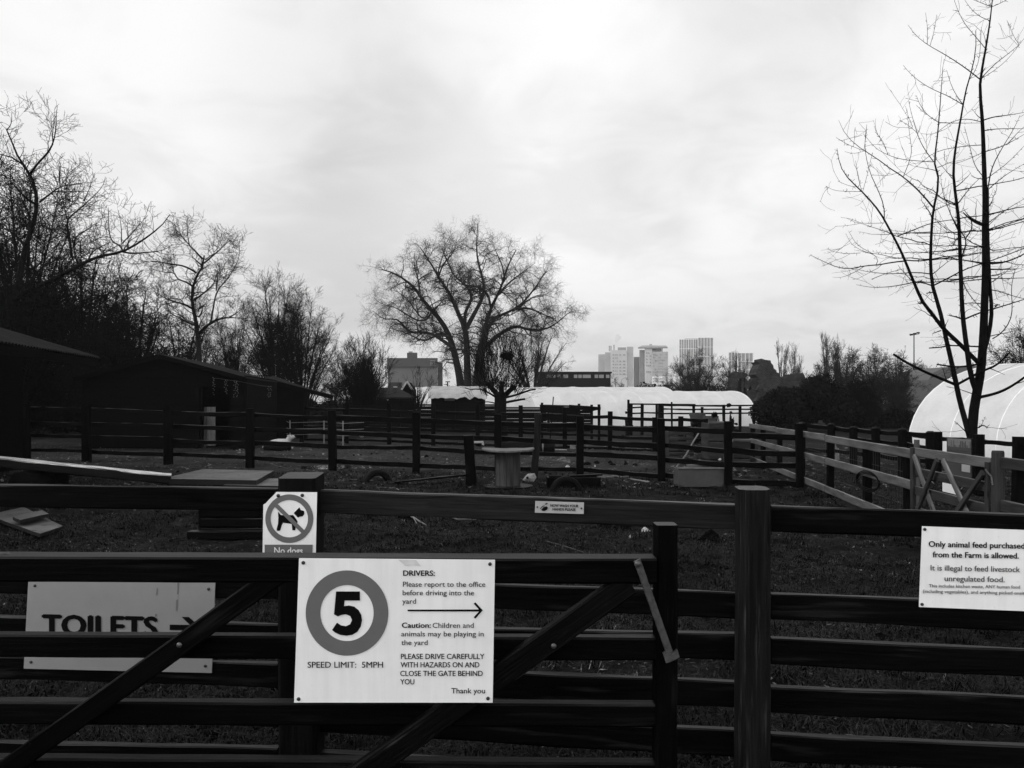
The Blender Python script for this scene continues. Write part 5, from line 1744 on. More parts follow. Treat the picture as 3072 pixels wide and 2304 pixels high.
for i, (p, r0, r1) in enumerate(Bt):
    L.append(tr_(px_b(p), r0, r1, 80 + i, .35, random.uniform(-.9, .9), 12))
# whorls of long thin side shoots, mostly level
rg = np.random.default_rng(5)
for i in range(34):
    st = L[(0, 2, 3, 0, 2)[i % 5]]
    zz = CAM_H + (HZ - rg.uniform(700, 860)) / FPX * YR if i % 3 else CAM_H + (HZ - rg.uniform(600, 690)) / FPX * YR
    j = int(np.argmin(np.abs(st[:, 2] - zz)))
    a = rg.uniform(0, 6.283)
    dl = rg.uniform(1.0, 2.1)
    u = np.linspace(0, 1, 12)
    L.append(np.stack([st[j, 0] + dl * u * math.cos(a) + np.cumsum(rg.normal(0, .012, 12)), st[j, 1] + dl * u * math.sin(a), st[j, 2] + dl * (.12 * u - .10 * u ** 2 + .12 * u ** 3) + np.cumsum(rg.normal(0, .012, 12)), .011 * (1 - .8 * u)], 1))
build_tree('bare_young_tree', 'young bare tree of several upright stems in front of the white tunnel', 'tree', gpt(2915, YR), L,
           [dict(per=1.5, L=.55, ang=(45, 90), k=6, up=.05, wob=.12, tmin=.12, rf=.42, rmax=.009, minr=.0028, lf=.35, rtip=.3),
            dict(per=1.8, L=.4, ang=(30, 70), k=4, up=.12, wob=.12, tmin=.3, rf=.6, rmax=.005, minr=.0022, lf=.3, rtip=.4)],
           77, trunk_n=5, sides=10, K=14, bark='bark', spurs=dict(per=13, L=.05, ang=(45, 90), k=2, up=.1, wob=.1, tmin=.05, rf=.5, rmax=.006, minr=.003, lf=.1, rtip=.8))

# the near tree on the left with the long level limb
YL_ = 30.0
cl = cv(0, 250, .3919)
def tl_(pts, r0, r1, seed, ye=0.0, n=16): return trace(pts, YL_, .6, r0 * .66, r1 * .66, cl, seed, 2, n, y_end=ye)
L = [tl_([(20, 2960), (60, 2300), (110, 1700), (160, 1450), (190, 1250), (250, 1110), (272, 1000), (288, 880), (262, 780), (232, 690), (150, 590), (110, 500), (80, 420), (48, 350)], .34, .03, 1, 0, 26),
     tl_([(60, 2300), (60, 1800), (110, 1650), (210, 1590), (350, 1530), (500, 1450), (650, 1370), (760, 1322), (850, 1310), (940, 1290), (1050, 1230), (1150, 1160), (1240, 1090), (1300, 1005)], .20, .02, 2, -2.5, 24)]
for i, (p, r0) in enumerate([([(232, 690), (290, 610), (360, 540), (405, 470), (430, 350), (430, 240), (441, 170)], .07), ([(405, 470), (400, 380), (425, 250)], .03), ([(940, 1290), (1010, 1305), (1180, 1290), (1260, 1275), (1320, 1235)], .06),
                             ([(940, 1283), (920, 1240), (850, 1210), (830, 1100), (830, 950)], .05), ([(930, 1230), (1000, 1160), (1060, 1090), (1130, 1010)], .04), ([(930, 1215), (930, 1100), (905, 970)], .03), ([(1090, 1215), (1110, 1140), (1060, 1100)], .02),
                             ([(300, 910), (380, 850), (460, 790), (540, 775), (635, 766)], .06), ([(460, 790), (455, 700), (467, 605)], .04), ([(415, 828), (540, 830), (640, 825), (720, 830)], .03),
                             ([(550, 1330), (535, 1200), (512, 1100), (512, 1040), (600, 970), (700, 880), (790, 790), (805, 720)], .08), ([(512, 1040), (490, 940), (470, 850)], .04), ([(560, 1260), (580, 1170), (640, 1140), (720, 1080), (770, 1060)], .05), ([(640, 900), (690, 800), (720, 690)], .03),
                             ([(680, 1350), (700, 1290), (790, 1240), (850, 1215)], .05), ([(190, 630), (80, 560), (0, 540)], .06), ([(280, 930), (200, 880), (90, 760), (0, 680)], .08), ([(50, 360), (90, 310), (90, 220)], .03), ([(50, 360), (120, 340), (170, 320)], .02),
                             ([(190, 1240), (110, 1150), (0, 1100)], .09), ([(1100, 1210), (1140, 1270), (1230, 1330)], .02), ([(600, 1400), (570, 1300), (550, 1180)], .05)]):
    L.append(tl_(p, r0, .010, 30 + i, random.uniform(-2.0, 2.0)))
build_tree('gnarled_tree', 'tall bare tree at the left with one long level limb', 'tree', gpt(30, YL_), L,
           [dict(per=7, L=1.2, ang=(30, 75), k=5, up=.10, wob=.2, tmin=.25, rf=.45, rmax=.022, lf=.4),
            dict(per=4.5, L=.55, ang=(30, 70), k=4, up=.08, wob=.22, tmin=.2, rf=.6, rmax=.010, minr=.006, lf=.3),
            dict(per=1.6, L=.3, ang=(30, 70), k=3, up=.05, wob=.2, tmin=.2, rf=.7, rmax=.007, minr=.0045, lf=.3)], 55, trunk_n=2, sides=9, K=14)

# the crooked tree behind the gabled barn
YK = 44.0
ck = cv(400, 650, .3316)
def tk(pts, r0, r1, seed, ye=0.0): return trace(pts, YK, 1.0, r0 * .66, r1 * .66, ck, seed, 2, 16, y_end=ye)
L = [tk([(600, 1900), (598, 1300), (588, 1100), (570, 960), (545, 850), (528, 740), (535, 650), (552, 580), (590, 510), (630, 450), (642, 350)], .32, .06, 1)]
for i, (p, r0) in enumerate([([(630, 450), (560, 390), (500, 330)], .08), ([(625, 385), (560, 310), (500, 250), (440, 180), (380, 110)], .08), ([(505, 255), (490, 160), (490, 60)], .05), ([(640, 420), (700, 370), (780, 300), (890, 200)], .08), ([(650, 390), (730, 330), (830, 330), (910, 320)], .05),
                             ([(572, 510), (530, 480), (440, 440), (330, 430), (200, 400), (60, 405)], .09), ([(535, 630), (480, 590), (400, 570), (370, 500), (300, 510), (150, 470)], .08), ([(548, 760), (640, 690), (730, 610), (760, 500)], .09), ([(530, 830), (460, 790), (360, 770), (250, 720), (160, 650)], .10),
                             ([(592, 1060), (660, 990), (750, 930), (870, 910), (1030, 925)], .14), ([(870, 910), (940, 870), (985, 820)], .06), ([(700, 960), (720, 850), (750, 670), (850, 570), (920, 460), (965, 350), (957, 220)], .08), ([(750, 670), (760, 540), (770, 450)], .05), ([(592, 910), (620, 860), (638, 800)], .07),
                             ([(575, 990), (500, 960), (380, 900), (280, 830)], .10), ([(400, 570), (320, 600), (240, 580)], .04), ([(530, 700), (600, 680), (660, 690)], .06), ([(900, 490), (960, 480), (1005, 430)], .03), ([(460, 790), (420, 740), (340, 740)], .05)]):
    L.append(tk(p, r0, .012, 30 + i, random.uniform(-3, 3)))
build_tree('crooked_tree', 'pale crooked bare tree rising behind the gabled barn', 'tree', gpt(597, YK), L,
           [dict(per=13, L=1.35, ang=(30, 75), k=5, up=.14, wob=.26, tmin=.25, rf=.5, rmax=.028, lf=.4),
            dict(per=6, L=.62, ang=(30, 75), k=4, up=.08, wob=.25, tmin=.2, rf=.6, rmax=.014, minr=.007, lf=.3),
            dict(per=1.5, L=.3, ang=(30, 75), k=3, up=.05, wob=.25, tmin=.2, rf=.7, rmax=.01, minr=.006, lf=.3)], 56, trunk_n=1, sides=9, K=14, bark='barkpale')

# fan shaped trees, bushes and thickets: stems from one base, sprays of twigs
def fan_tree(name, label, px, Y, pytop, halfpx, stems, seed, twig='twigfar', cat='tree', r=.14, lv=None, curve=.3, group=None, trunk_n=None, hvar=.3, base_up=0.0, dens=1.0, z0=0.0, shape=.52):
    rg = np.random.default_rng(seed)
    b = gpt(px, Y)
    h = CAM_H - (pytop - HZ) / FPX * Y
    sp_ = halfpx / FPX * Y
    L = fan_limbs(b, stems, h * .92, sp_, r, rg, curve=curve, hvar=hvar, z0=z0) if shape == 'fan' else dome_limbs(b, h * .95, sp_ * .92, stems, r, rg, zc=shape)
    if base_up:
        for l in L:
            u = np.linspace(0, 1, len(l))
            k_ = np.clip((u - base_up) / (1 - base_up), 0, 1)
            l[:, 0] = b[0] + (l[:, 0] - b[0]) * k_
            l[:, 1] = b[1] + (l[:, 1] - b[1]) * k_
    s = h / 10
    lv = lv or [dict(per=12 * dens, L=1.45 * s, ang=(22, 55), k=5, up=.04, wob=.14, tmin=.42, rf=.5, rmax=.045, lf=.45),
                dict(per=8 * dens, L=.85 * s, ang=(22, 55), k=4, up=.10, wob=.17, tmin=.2, rf=.6, rmax=.016, minr=.0055, lf=.3),
                dict(per=3.5 * dens, L=.5 * s, ang=(22, 60), k=3, up=.06, wob=.18, tmin=.2, rf=.7, rmax=.011, minr=.006, lf=.3)]
    lv = [dict(q) for q in lv]
    return build_tree(name, label, cat, b, L, lv, seed + 1000, group, trunk_n=trunk_n or min(len(L), 4), sides=7, K=10, twig=twig)

fan_tree('fan_tree', 'taller round topped bare tree right of the crooked tree', 828, 52, 795, 124, 24, 1, r=.085, twig='twig')
fan_tree('fan_tree', 'lower fan shaped bare tree at the right end of the row', 908, 50, 872, 132, 26, 2, r=.08, twig='twig')
fan_tree('fan_tree', 'bare tree between the crooked tree and the round topped one', 700, 56, 900, 120, 20, 3, r=.08, twig='twig')
# dense mass on the far left
dense = lambda s: [dict(per=16, L=2.5 * s, ang=(25, 80), k=6, up=.08, wob=.22, tmin=.12, rf=.5, rmax=.045, lf=.4),
                   dict(per=8.5, L=1.15 * s, ang=(25, 80), k=4, up=.06, wob=.25, tmin=.15, rf=.6, rmax=.02, minr=.010, lf=.3),
                   dict(per=3.2, L=.55 * s, ang=(25, 80), k=3, up=.04, wob=.25, tmin=.15, rf=.7, rmax=.014, minr=.009, lf=.3)]
for i, (px, Y, top, hw, n, lb) in enumerate(((-190, 36, 300, 230, 16, 'tallest dense dark bare tree cut by the left edge'), (70, 38, 430, 190, 16, 'dense dark bare tree behind the tall gnarled tree'), (250, 40, 690, 170, 14, 'dense dark bare tree over the near barn roof end'),
                                            (400, 42, 830, 130, 12, 'dense dark thicket tree left of the crooked tree'), (60, 27, 790, 190, 12, 'low dense dark tree just behind the near barn'), (540, 50, 930, 130, 12, 'low dense bare tree behind the gabled barn ridge'), (330, 34, 900, 120, 10, 'low twiggy tree between the two barns'))):
    hh = (CAM_H - (top - HZ) / FPX * Y) / 10
    fan_tree('thicket_tree', lb, px, Y, top, hw, n + 6, 40 + i, twig='twig', r=.15, lv=dense(hh * .95), curve=.2, hvar=.4)
fan_tree('round_bush', 'rounded bare bush with whippy shoots left of the grey building', 1086, 46, 1010, 92, 55, 60, r=.04, twig='twig', cat='bush', shape=.45,
         lv=[dict(per=8, L=1.1, ang=(12, 38), k=5, up=.2, wob=.1, tmin=.2, rf=.5, rmax=.02, lf=.3), dict(per=7, L=.7, ang=(15, 45), k=4, up=.18, wob=.14, tmin=.1, rf=.6, rmax=.010, minr=.007, lf=.3), dict(per=2, L=.5, ang=(15, 45), k=3, up=.1, wob=.14, tmin=.1, rf=.7, rmax=.008, minr=.006)])
fan_tree('small_tree', 'slim young bare tree in front of the tarpaulin shed', 1256, 43, 1075, 44, 9, 61, r=.06, twig='twig', shape='fan', curve=.2, base_up=.25,
         lv=[dict(per=7, L=.9, ang=(18, 45), k=5, up=.2, wob=.12, tmin=.3, rf=.5, rmax=.02, lf=.3), dict(per=4, L=.5, ang=(18, 45), k=4, up=.15, wob=.14, tmin=.2, rf=.6, rmax=.010, minr=.006)])
fan_tree('round_tree', 'hazy round bare tree behind the big tree to its right', 1600, 108, 955, 135, 14, 62, r=.25, curve=.35)
fan_tree('round_tree', 'low hazy bare tree behind the big trunks', 1450, 104, 1010, 110, 12, 63, r=.22, curve=.35)
fan_tree('twiggy_tree', 'spreading bare tree in front of the two pale towers', 2085, 74, 1042, 98, 17, 64, r=.13, curve=.15, dens=1.15)
fan_tree('twiggy_tree', 'softer hazy bare tree left of the ruin', 2205, 92, 1058, 66, 15, 65, r=.16, curve=.15)
fast_lv = lambda s: [dict(per=12, L=1.5 * s, ang=(12, 30), k=5, up=.3, wob=.08, tmin=.15, rf=.5, rmax=.04, lf=.4), dict(per=7, L=.8 * s, ang=(14, 35), k=4, up=.25, wob=.1, tmin=.15, rf=.6, rmax=.02, minr=.010, lf=.3), dict(per=2, L=.45 * s, ang=(14, 35), k=3, up=.2, wob=.1, tmin=.1, rf=.7, rmax=.012, minr=.009)]
for i, (px, top, hw, n, lb) in enumerate(((2345, 1026, 24, 6, 'pale upright poplar right of the ruin tower'), (2388, 1030, 26, 6, 'second pale poplar standing close to the other'), (2478, 984, 18, 6, 'tallest thin poplar above the thicket'), (2511, 1004, 12, 5, 'thin poplar beside the tallest poplar'))):
    fan_tree('poplar_tree', lb, px, 135, top, hw, n, 70 + i, r=.16, lv=fast_lv(1.5), curve=.6, hvar=.12, shape='fan')
thick = lambda s: [dict(per=13, L=2.2 * s, ang=(25, 70), k=5, up=.08, wob=.22, tmin=.1, rf=.5, rmax=.035, lf=.3), dict(per=10, L=1.0 * s, ang=(25, 70), k=4, up=.05, wob=.24, tmin=.1, rf=.6, rmax=.016, minr=.008, lf=.3), dict(per=3, L=.5 * s, ang=(25, 70), k=3, up=.0, wob=.24, tmin=.1, rf=.7, rmax=.012, minr=.008)]
for i, (px, Y, top, hw, lb) in enumerate(((2450, 62, 1085, 50, 'bare thicket tree just right of the dark bush'), (2535, 58, 1022, 70, 'highest tree of the bare thicket'), (2615, 60, 1035, 60, 'middle tree of the bare thicket'), (2690, 57, 1050, 55, 'thicket tree beside the floodlight mast'), (2760, 70, 1090, 50, 'low thicket tree right of the floodlight mast'), (2580, 48, 1130, 60, 'low tangle in front of the bare thicket'))):
    fan_tree('thicket_tree', lb, px, Y, top, hw, 17, 80 + i, r=.11, lv=thick((CAM_H - (top - HZ) / FPX * Y) / 9), curve=.1, hvar=.3, twig='twig' if i == 5 else 'twigfar', shape=.45)
fan_tree('thicket_tree', 'dark bare tree above the near white tunnel at the right edge', 3075, 44, 968, 105, 12, 95, r=.14, lv=thick(.75), twig='twig')
fan_tree('thicket_tree', 'low hazy bare tree below the hospital', 1855, 125, 1120, 42, 8, 96, r=.12, lv=thick(.5))
fan_tree('thicket_tree', 'hazy low trees between hospital and towers', 1985, 135, 1112, 60, 9, 97, r=.12, lv=thick(.6))
fan_tree('thicket_tree', 'low hazy bare tree between the round bush and the row', 700 + 300, 70, 1110, 50, 9, 98, r=.10, lv=thick(.5))

# pollarded willow
YW = 30.5
bw = gpt(1505, YW)
rg = np.random.default_rng(3)
tr0 = trace([(1503, 1350), (1504, 1290), (1500, 1240), (1502, 1205), (1500, 1180)], YW, .05, .27, .22, ident, 1, 1, 12)
L = [tr0]
for i, (p, r0, r1) in enumerate([([(1500, 1215), (1470, 1205), (1440, 1207), (1412, 1205)], .03, .012), ([(1500, 1200), (1470, 1180), (1440, 1165), (1412, 1170), (1395, 1163)], .045, .015), ([(1505, 1210), (1540, 1203), (1575, 1197)], .055, .04), ([(1508, 1195), (1550, 1185), (1590, 1170), (1607, 1168)], .05, .03),
                                 ([(1497, 1190), (1480, 1170), (1460, 1150)], .12, .08), ([(1510, 1190), (1530, 1172), (1545, 1160)], .12, .08), ([(1503, 1190), (1504, 1165), (1506, 1150)], .13, .09)]):
    L.append(trace(p, YW, .2, r0, r1, ident, 50 + i, 1, 8, y_end=random.uniform(-.5, .5)))
for i in range(110):
    t = rg.random() * 2 - 1
    x0 = 1503 + 52 * t + rg.normal(0, 6)
    y0 = 1180 - 18 * (1 - abs(t)) + rg.normal(0, 8)
    x1 = 1510 + 115 * t + rg.normal(0, 14)
    y1 = 1040 + 75 * abs(t) ** 1.5 + rg.normal(0, 26)
    pts = [(x0, y0), (x0 + (x1 - x0) * .42 + rg.normal(0, 3), y0 + (y1 - y0) * .45), (x1, y1)]
    L.append(trace(pts, YW + rg.normal(0, .25), .3, (.009, .013, .008)[i % 3], .004, ident, 200 + i, 1, 8, y_end=rg.normal(0, .7)))
build_tree('pollard_willow', 'pollarded willow with a thick trunk and a fan of upright shoots', 'tree', bw, L,
           [dict(per=4, L=.9, ang=(12, 34), k=5, up=.2, wob=.1, tmin=.3, rf=.5, rmax=.007, minr=.0045, lf=.3), dict(per=2, L=.4, ang=(15, 40), k=3, up=.15, wob=.1, tmin=.2, rf=.7, rmax=.006, minr=.004)], 9, trunk_n=1, sides=14, K=8, bark='bark')
# nest in the willow
parts = []
rg = np.random.default_rng(8)
nc = np.array(P(1521, 1068, YW - .1))
a = rg.normal(size=(260, 3)); a = unit(a) * np.array([.20, .20, .13]) * (rg.random((260, 1)) ** .4)
d = unit(rg.normal(size=(260, 3)) * np.array([1, 1, .35])) * .14
pts = np.stack([nc + a - d, nc + a, nc + a + d], 1)
v, f = tube_mesh(pts, np.full((260, 3), .012), 3)
tag(np_mesh('bird_nest', v, f, M['twig'], None, nc), "dark round bird's nest high in the pollarded willow", 'nest')

# evergreen bush, hedges: leaf sized faces spread through uneven clumps
def leaf_cloud(blobs, n, size, rg, flat=.6):
    """blobs: (x,y,z,rx,ry,rz)"""
    blobs = np.array(blobs)
    vol = np.prod(blobs[:, 3:6], axis=1) ** .75
    idx = rg.choice(len(blobs), n, p=vol / vol.sum())
    b = blobs[idx]
    dirs = unit(rg.normal(size=(n, 3)))
    rr = (.55 + .5 * rg.random((n, 1)) ** .6)
    c = b[:, :3] + dirs * b[:, 3:6] * rr
    keep = c[:, 2] > 0
    c, dirs = c[keep], dirs[keep]
    n = len(c)
    nr = unit(dirs + rg.normal(size=(n, 3)) * .7)
    t = unit(np.cross(nr, rg.normal(size=(n, 3))))
    bt = np.cross(nr, t)
    s = size * (.5 + rg.random((n, 1)))
    v = np.stack([c - t * s, c + bt * s * flat, c + t * s, c - bt * s * flat], 1).reshape(-1, 3)
    f = np.arange(4 * n).reshape(n, 4)
    return v, f
def bush(name, label, px0, px1, pytop, Y, n, nb, size, seed, cat='bush', mat='leaf', depth=2.0, kind=None, shape=None):
    rg = np.random.default_rng(seed)
    x0, x1 = (px0 - CX) / FPX * Y, (px1 - CX) / FPX * Y
    h = CAM_H - (pytop - HZ) / FPX * Y
    blobs = []
    for i in range(nb):
        u = rg.random()
        prof = (1 - (2 * u - 1) ** 4) if shape is None else np.interp(u, shape[0], shape[1])
        hh = h * prof * (.75 + .3 * rg.random())
        z = hh * (.15 + .75 * rg.random())
        r = (x1 - x0) / 7 * (.6 + .6 * rg.random())
        r = min(r, h * .33)
        blobs.append((x0 + (x1 - x0) * u, Y + rg.normal(0, depth * .4), min(z, hh - r * .6), r, r * 1.1, r * .85))
    v, f = leaf_cloud(blobs, n, size, rg)
    root = thing(name, label, cat, ((x0 + x1) / 2, Y, 0))
    np_mesh('foliage', v, f, M[mat], root, ((x0 + x1) / 2, Y, 0))
    L = fan_limbs(((x0 + x1) / 2, Y, 0), 7, h * .75, (x1 - x0) * .35, .09, rg)
    v, f = limb_mesh(L, 5)
    np_mesh('stem', v, f, M['bark'], root, ((x0 + x1) / 2, Y, 0))
    if kind: root['kind'] = kind
    return root
bush('evergreen_bush', 'large dense black evergreen bush in front of the ruin', 2290, 2545, 1118, 45, 26000, 46, .085, 1, depth=2.2, shape=([0, .15, .4, .65, .85, 1], [.45, .72, .9, 1.0, .8, .5]))
bush('evergreen_bush', 'low dark evergreen scrub below the bare thicket', 2500, 2760, 1215, 50, 15000, 40, .09, 2, depth=2.5)
bush('hedge', 'low dark hedge behind the round bush and far fence', 930, 1240, 1185, 60, 12000, 40, .10, 3, 'hedge', depth=2.0)
bush('hedge', 'dark hedge behind the lean-to shelter', 690, 960, 1168, 62, 14000, 40, .11, 4, 'hedge', depth=2.0)
bush('hedge', 'dark hedge line at the foot of the big tree', 1250, 1640, 1146, 92, 14000, 50, .14, 5, 'hedge', depth=3.0)
bush('hedge', 'dark scrub between the low building and the ruin', 1830, 2240, 1150, 100, 14000, 50, .15, 6, 'hedge', depth=3.0)
bush('undergrowth', 'dark undergrowth behind the barns', 150, 720, 1110, 46, 18000, 60, .10, 7, 'undergrowth', depth=2.5, shape=([0, .3, .6, 1], [1, .95, .9, .75]))
bush('undergrowth', 'dark undergrowth at the left edge under the dense trees', -260, 260, 1075, 42, 14000, 40, .10, 8, 'undergrowth', depth=2.5, shape=([0, .4, .7, 1], [1, .9, .65, .45]))
bush('garden_shrub', 'small pale leafed shrub in front of the rounded tunnel end', 2178, 2208, 1194, 30, 900, 9, .05, 9, 'shrub', depth=.4)
bush('garden_shrub', 'dark low shrub left of the pale leafed shrub', 2130, 2178, 1222, 30, 1600, 12, .05, 10, 'shrub', depth=.5)
bush('garden_shrub', 'low dark shrub on the garden bed by the frame fence', 2055, 2125, 1232, 31, 1600, 12, .05, 11, 'shrub', depth=.5)
bush('garden_shrub', 'dry twiggy shrub at the left post of the garden frame', 1868, 1895, 1215, 38, 700, 8, .05, 12, 'shrub', depth=.4)

# ------------------------------------------------------------------ garden frame fence in front of the tunnels
YGf = 39.0
rt = thing('garden_fence', 'black post and rail garden frame in front of the white tunnel', 'fence', ((2050 - CX) / FPX * YGf, YGf, 0))
def fx(px): return (px - CX) / FPX * YGf
def fz(py): return CAM_H - (py - HZ) / FPX * YGf
for px, top, w in ((1885, 1199, .10), (1892, 1210, .16), (1926, 1210, .14), (1969, 1212, .10), (1979, 1212, .16), (1987, 1212, .14), (2016, 1206, .08), (2082, 1212, .12), (2106, 1221, .12), (2172, 1214, .12), (2220, 1219, .12), (2262, 1220, .12)):
    MB().beam((fx(px), YGf, -.1), (fx(px) + random.uniform(-.02, .02), YGf, fz(top)), w, w, up=(1, 0, 0), jit=.01, seg=4).build('post', M['farwood'], rt)
for x0, x1, py in ((1890, 2085, 1212), (1987, 2175, 1216), (2085, 2270, 1217), (1890, 1927, 1223), (1987, 2085, 1227), (2085, 2262, 1228), (1927, 1987, 1238), (1890, 1927, 1240), (1985, 2270, 1241)):
    MB().beam((fx(x0), YGf - .1, fz(py)), (fx(x1), YGf - .1, fz(py) + random.uniform(-.04, .04)), .07, .05, jit=.015, seg=8).build('rail', M['farwood'], rt)
rg = random.Random(6)
rr = thing('stock_pen', 'small black stock pen with a sloping rail in front of the tunnel', 'pen', G(1720, 1330))
for px, top, Y in ((1626, 1208, 36), (1650, 1190, 35.5), (1737, 1211, 34.5), (1775, 1214, 34), (1797, 1213, 33.6)):
    x = (px - CX) / FPX * Y
    MB().beam((x, Y, -.1), (x + (.15 if top < 1200 else 0), Y, CAM_H - (top - HZ) / FPX * Y), .11 if top > 1200 else .05, .1 if top > 1200 else .05, up=(1, 0, 0), jit=.008, seg=4).build('post', M['farwood'], rr)
for (a0, b0, Y0), (a1, b1, Y1), h_ in (((1620, 1216, 36), (1710, 1218, 35), .07), ((1708, 1219, 34.9), (1800, 1226, 33.6), .14), ((1620, 1226, 36), (1740, 1234, 34.6), .3), ((1740, 1236, 34.5), (1800, 1224, 33.6), .12), ((1620, 1250, 36), (1740, 1250, 34.6), .3)):
    MB().beam(P(a0, b0, Y0) + V(0, -.12, 0), P(a1, b1, Y1) + V(0, -.12, 0), h_, .05, jit=.015, seg=8).build('rail', M['farwood'], rr)
def lathe_pot(label, px, Y, w, h):
    c_ = V((px - CX) / FPX * Y, Y, 0)
    single('plant_pot', MB().lathe([(.02, 0), (w * .36, 0), (w * .5, h * .9), (w * .54, h * .9), (w * .54, h), (w * .46, h), (w * .44, h * .85), (.02, h * .85)], c_, 18), plain('pot', .04, .7, .2, .3, 9.0), label, 'pot', c_)
lathe_pot('large dark plant pot in front of the rounded tunnel end', 2133, 32, .55, 1.05)
lathe_pot('tall dark plant pot left of the larger pot', 2092, 33, .62, 1.15)

# ------------------------------------------------------------------ sheds in front of the longest tunnel
YS2 = 50.0
ts = thing('tarpaulin_shed', 'dark shed with a pale tarpaulin thrown over its roof', 'shed', ((1375 - CX) / FPX * YS2, YS2, 0))
def SP(px, py, d=0): return P(px, py, YS2 + d)
def sx_(px): return (px - CX) / FPX * YS2
MB().beam((sx_(1293), YS2 + 1.2, 1.1), (sx_(1452), YS2 + 1.2, 1.1), 2.25, 2.4).build('wall', M['clad'], ts)
M['tarp'] = plain('pale tarpaulin', .34, .45, .4, .25, 2.0, .25)
vs, fs = [], []
nxx, nyy = 34, 8
for j in range(nyy + 1):
    for i in range(nxx + 1):
        u, w_ = i / nxx, j / nyy
        x = sx_(1286) + (sx_(1462) - sx_(1286)) * u
        y = YS2 - .35 + 3.1 * w_
        z = 2.25 + .42 * math.sin(math.pi * min(1, w_ * 1.15) * .55) + .06 * mnoise.noise((u * 7, w_ * 3, 1)) - (.10 + .10 * mnoise.noise((u * 9, 0, 5))) * (j == 0)
        vs.append((x, y - .05 * (j == 0), z))
for j in range(nyy):
    for i in range(nxx):
        o_ = j * (nxx + 1) + i
        fs.append([o_, o_ + 1, o_ + nxx + 2, o_ + nxx + 1])
drop = [(v_[0], v_[1] - .04, v_[2] - .28 - .12 * mnoise.noise((i * .35, 0, 2))) for i, v_ in enumerate(vs[:nxx + 1])]
b_ = len(vs)
vs += drop
fs += [[i, b_ + i, b_ + i + 1, i + 1] for i in range(nxx)]
MB().add(vs, fs).build('roof', M['tarp'], ts, smooth=True)
wd = MB().beam(SP(1334, 1192, -.04), SP(1364, 1192, -.04), .42, .05).build('window', M['stonerim'], ts)
MB().beam(SP(1405, 1200, -.03), SP(1402, 1200, -.03) + V(.7, 0, 0), .85, .04).build('door', M['farwood'], ts)
MB().tube([SP(1343, 1160, 1.5), SP(1343, 1146, 1.5), SP(1343, 1145, 1.5)], [.04, .04, .04], 8).build('stove_pipe', M['farwood'], ts)
MB().tube([SP(1343, 1146.5, 1.5), SP(1343, 1144, 1.5)], [.17, .13], 10).build('pipe_cowl', M['farwood'], ts)
# summer house and gazebo left of it
YH = 56.0
hh_ = thing('summer_house', 'little gabled hut with pale barge boards left of the long tunnel', 'hut', ((1205 - CX) / FPX * YH, YH, 0))
def HP(px, py, d=0): return P(px, py, YH + d)
MB().prism([HP(1165, 1290), HP(1236, 1290), HP(1236, 1168), HP(1221, 1146), HP(1206, 1168), HP(1165, 1168)], 2.5).build('wall', M['clad'], hh_)
MB().beam(HP(1204, 1170, -.12), HP(1221, 1144, -.12), .12, .05).build('barge_board', M['tarp'], hh_)
MB().beam(HP(1221, 1144, -.13), HP(1238, 1170, -.13), .12, .05).build('barge_board', M['tarp'], hh_)
MB().add([HP(1160, 1170, -.2), HP(1206, 1170, -.2), HP(1206, 1147, 1.6), HP(1166, 1147, 1.6), HP(1160, 1172, -.2), HP(1206, 1172, -.2), HP(1206, 1149, 1.6), HP(1166, 1149, 1.6)], [[0, 1, 2, 3], [7, 6, 5, 4], [1, 0, 4, 5], [2, 1, 5, 6], [3, 2, 6, 7], [0, 3, 7, 4]]).build('roof', M['roofsheet'], hh_)
MB().beam(HP(1180, 1161, -.10), HP(1192, 1161, -.10), .10, .03).build('window', M['tarp'], hh_)
gz = thing('gazebo', 'dark gazebo with a low hipped roof and open posts', 'gazebo', ((1165 - CX) / FPX * 47, 47, 0))
def ZP(px, py, d=0): return P(px, py, 47 + d)
ap_ = ZP(1168, 1163, 1.6)
cs = [ZP(1085, 1192), ZP(1247, 1192), ZP(1238, 1190, 3.2), ZP(1094, 1190, 3.2)]
rid = [ap_ + V(-.5, 0, 0), ap_ + V(.5, 0, 0)]
MB().add(cs + rid + [p - V(0, 0, .08) for p in cs], [[0, 1, 5, 4], [1, 2, 5], [2, 3, 4, 5], [3, 0, 4], [9, 8, 7, 6], [0, 6, 7, 1], [1, 7, 8, 2], [2, 8, 9, 3], [3, 9, 6, 0]]).build('roof', M['roofsheet'], gz)
for p in cs:
    q = p.lerp(ap_, .08); q.z = -.1
    MB().beam(q, V(q.x, q.y, cs[0].z - .02), .13, .13, up=(1, 0, 0)).build('post', M['farwood'], gz)
for px in (1140, 1195, 1225):
    q = ZP(px, 1200, .1); q.z = -.1
    MB().beam(q, V(q.x, q.y, cs[0].z - .05), .11, .11, up=(1, 0, 0)).build('post', M['farwood'], gz)
MB().beam(ZP(1092, 1214, .1), ZP(1242, 1214, .1), .5, .04).build('rail_panel', M['farwood'], gz)

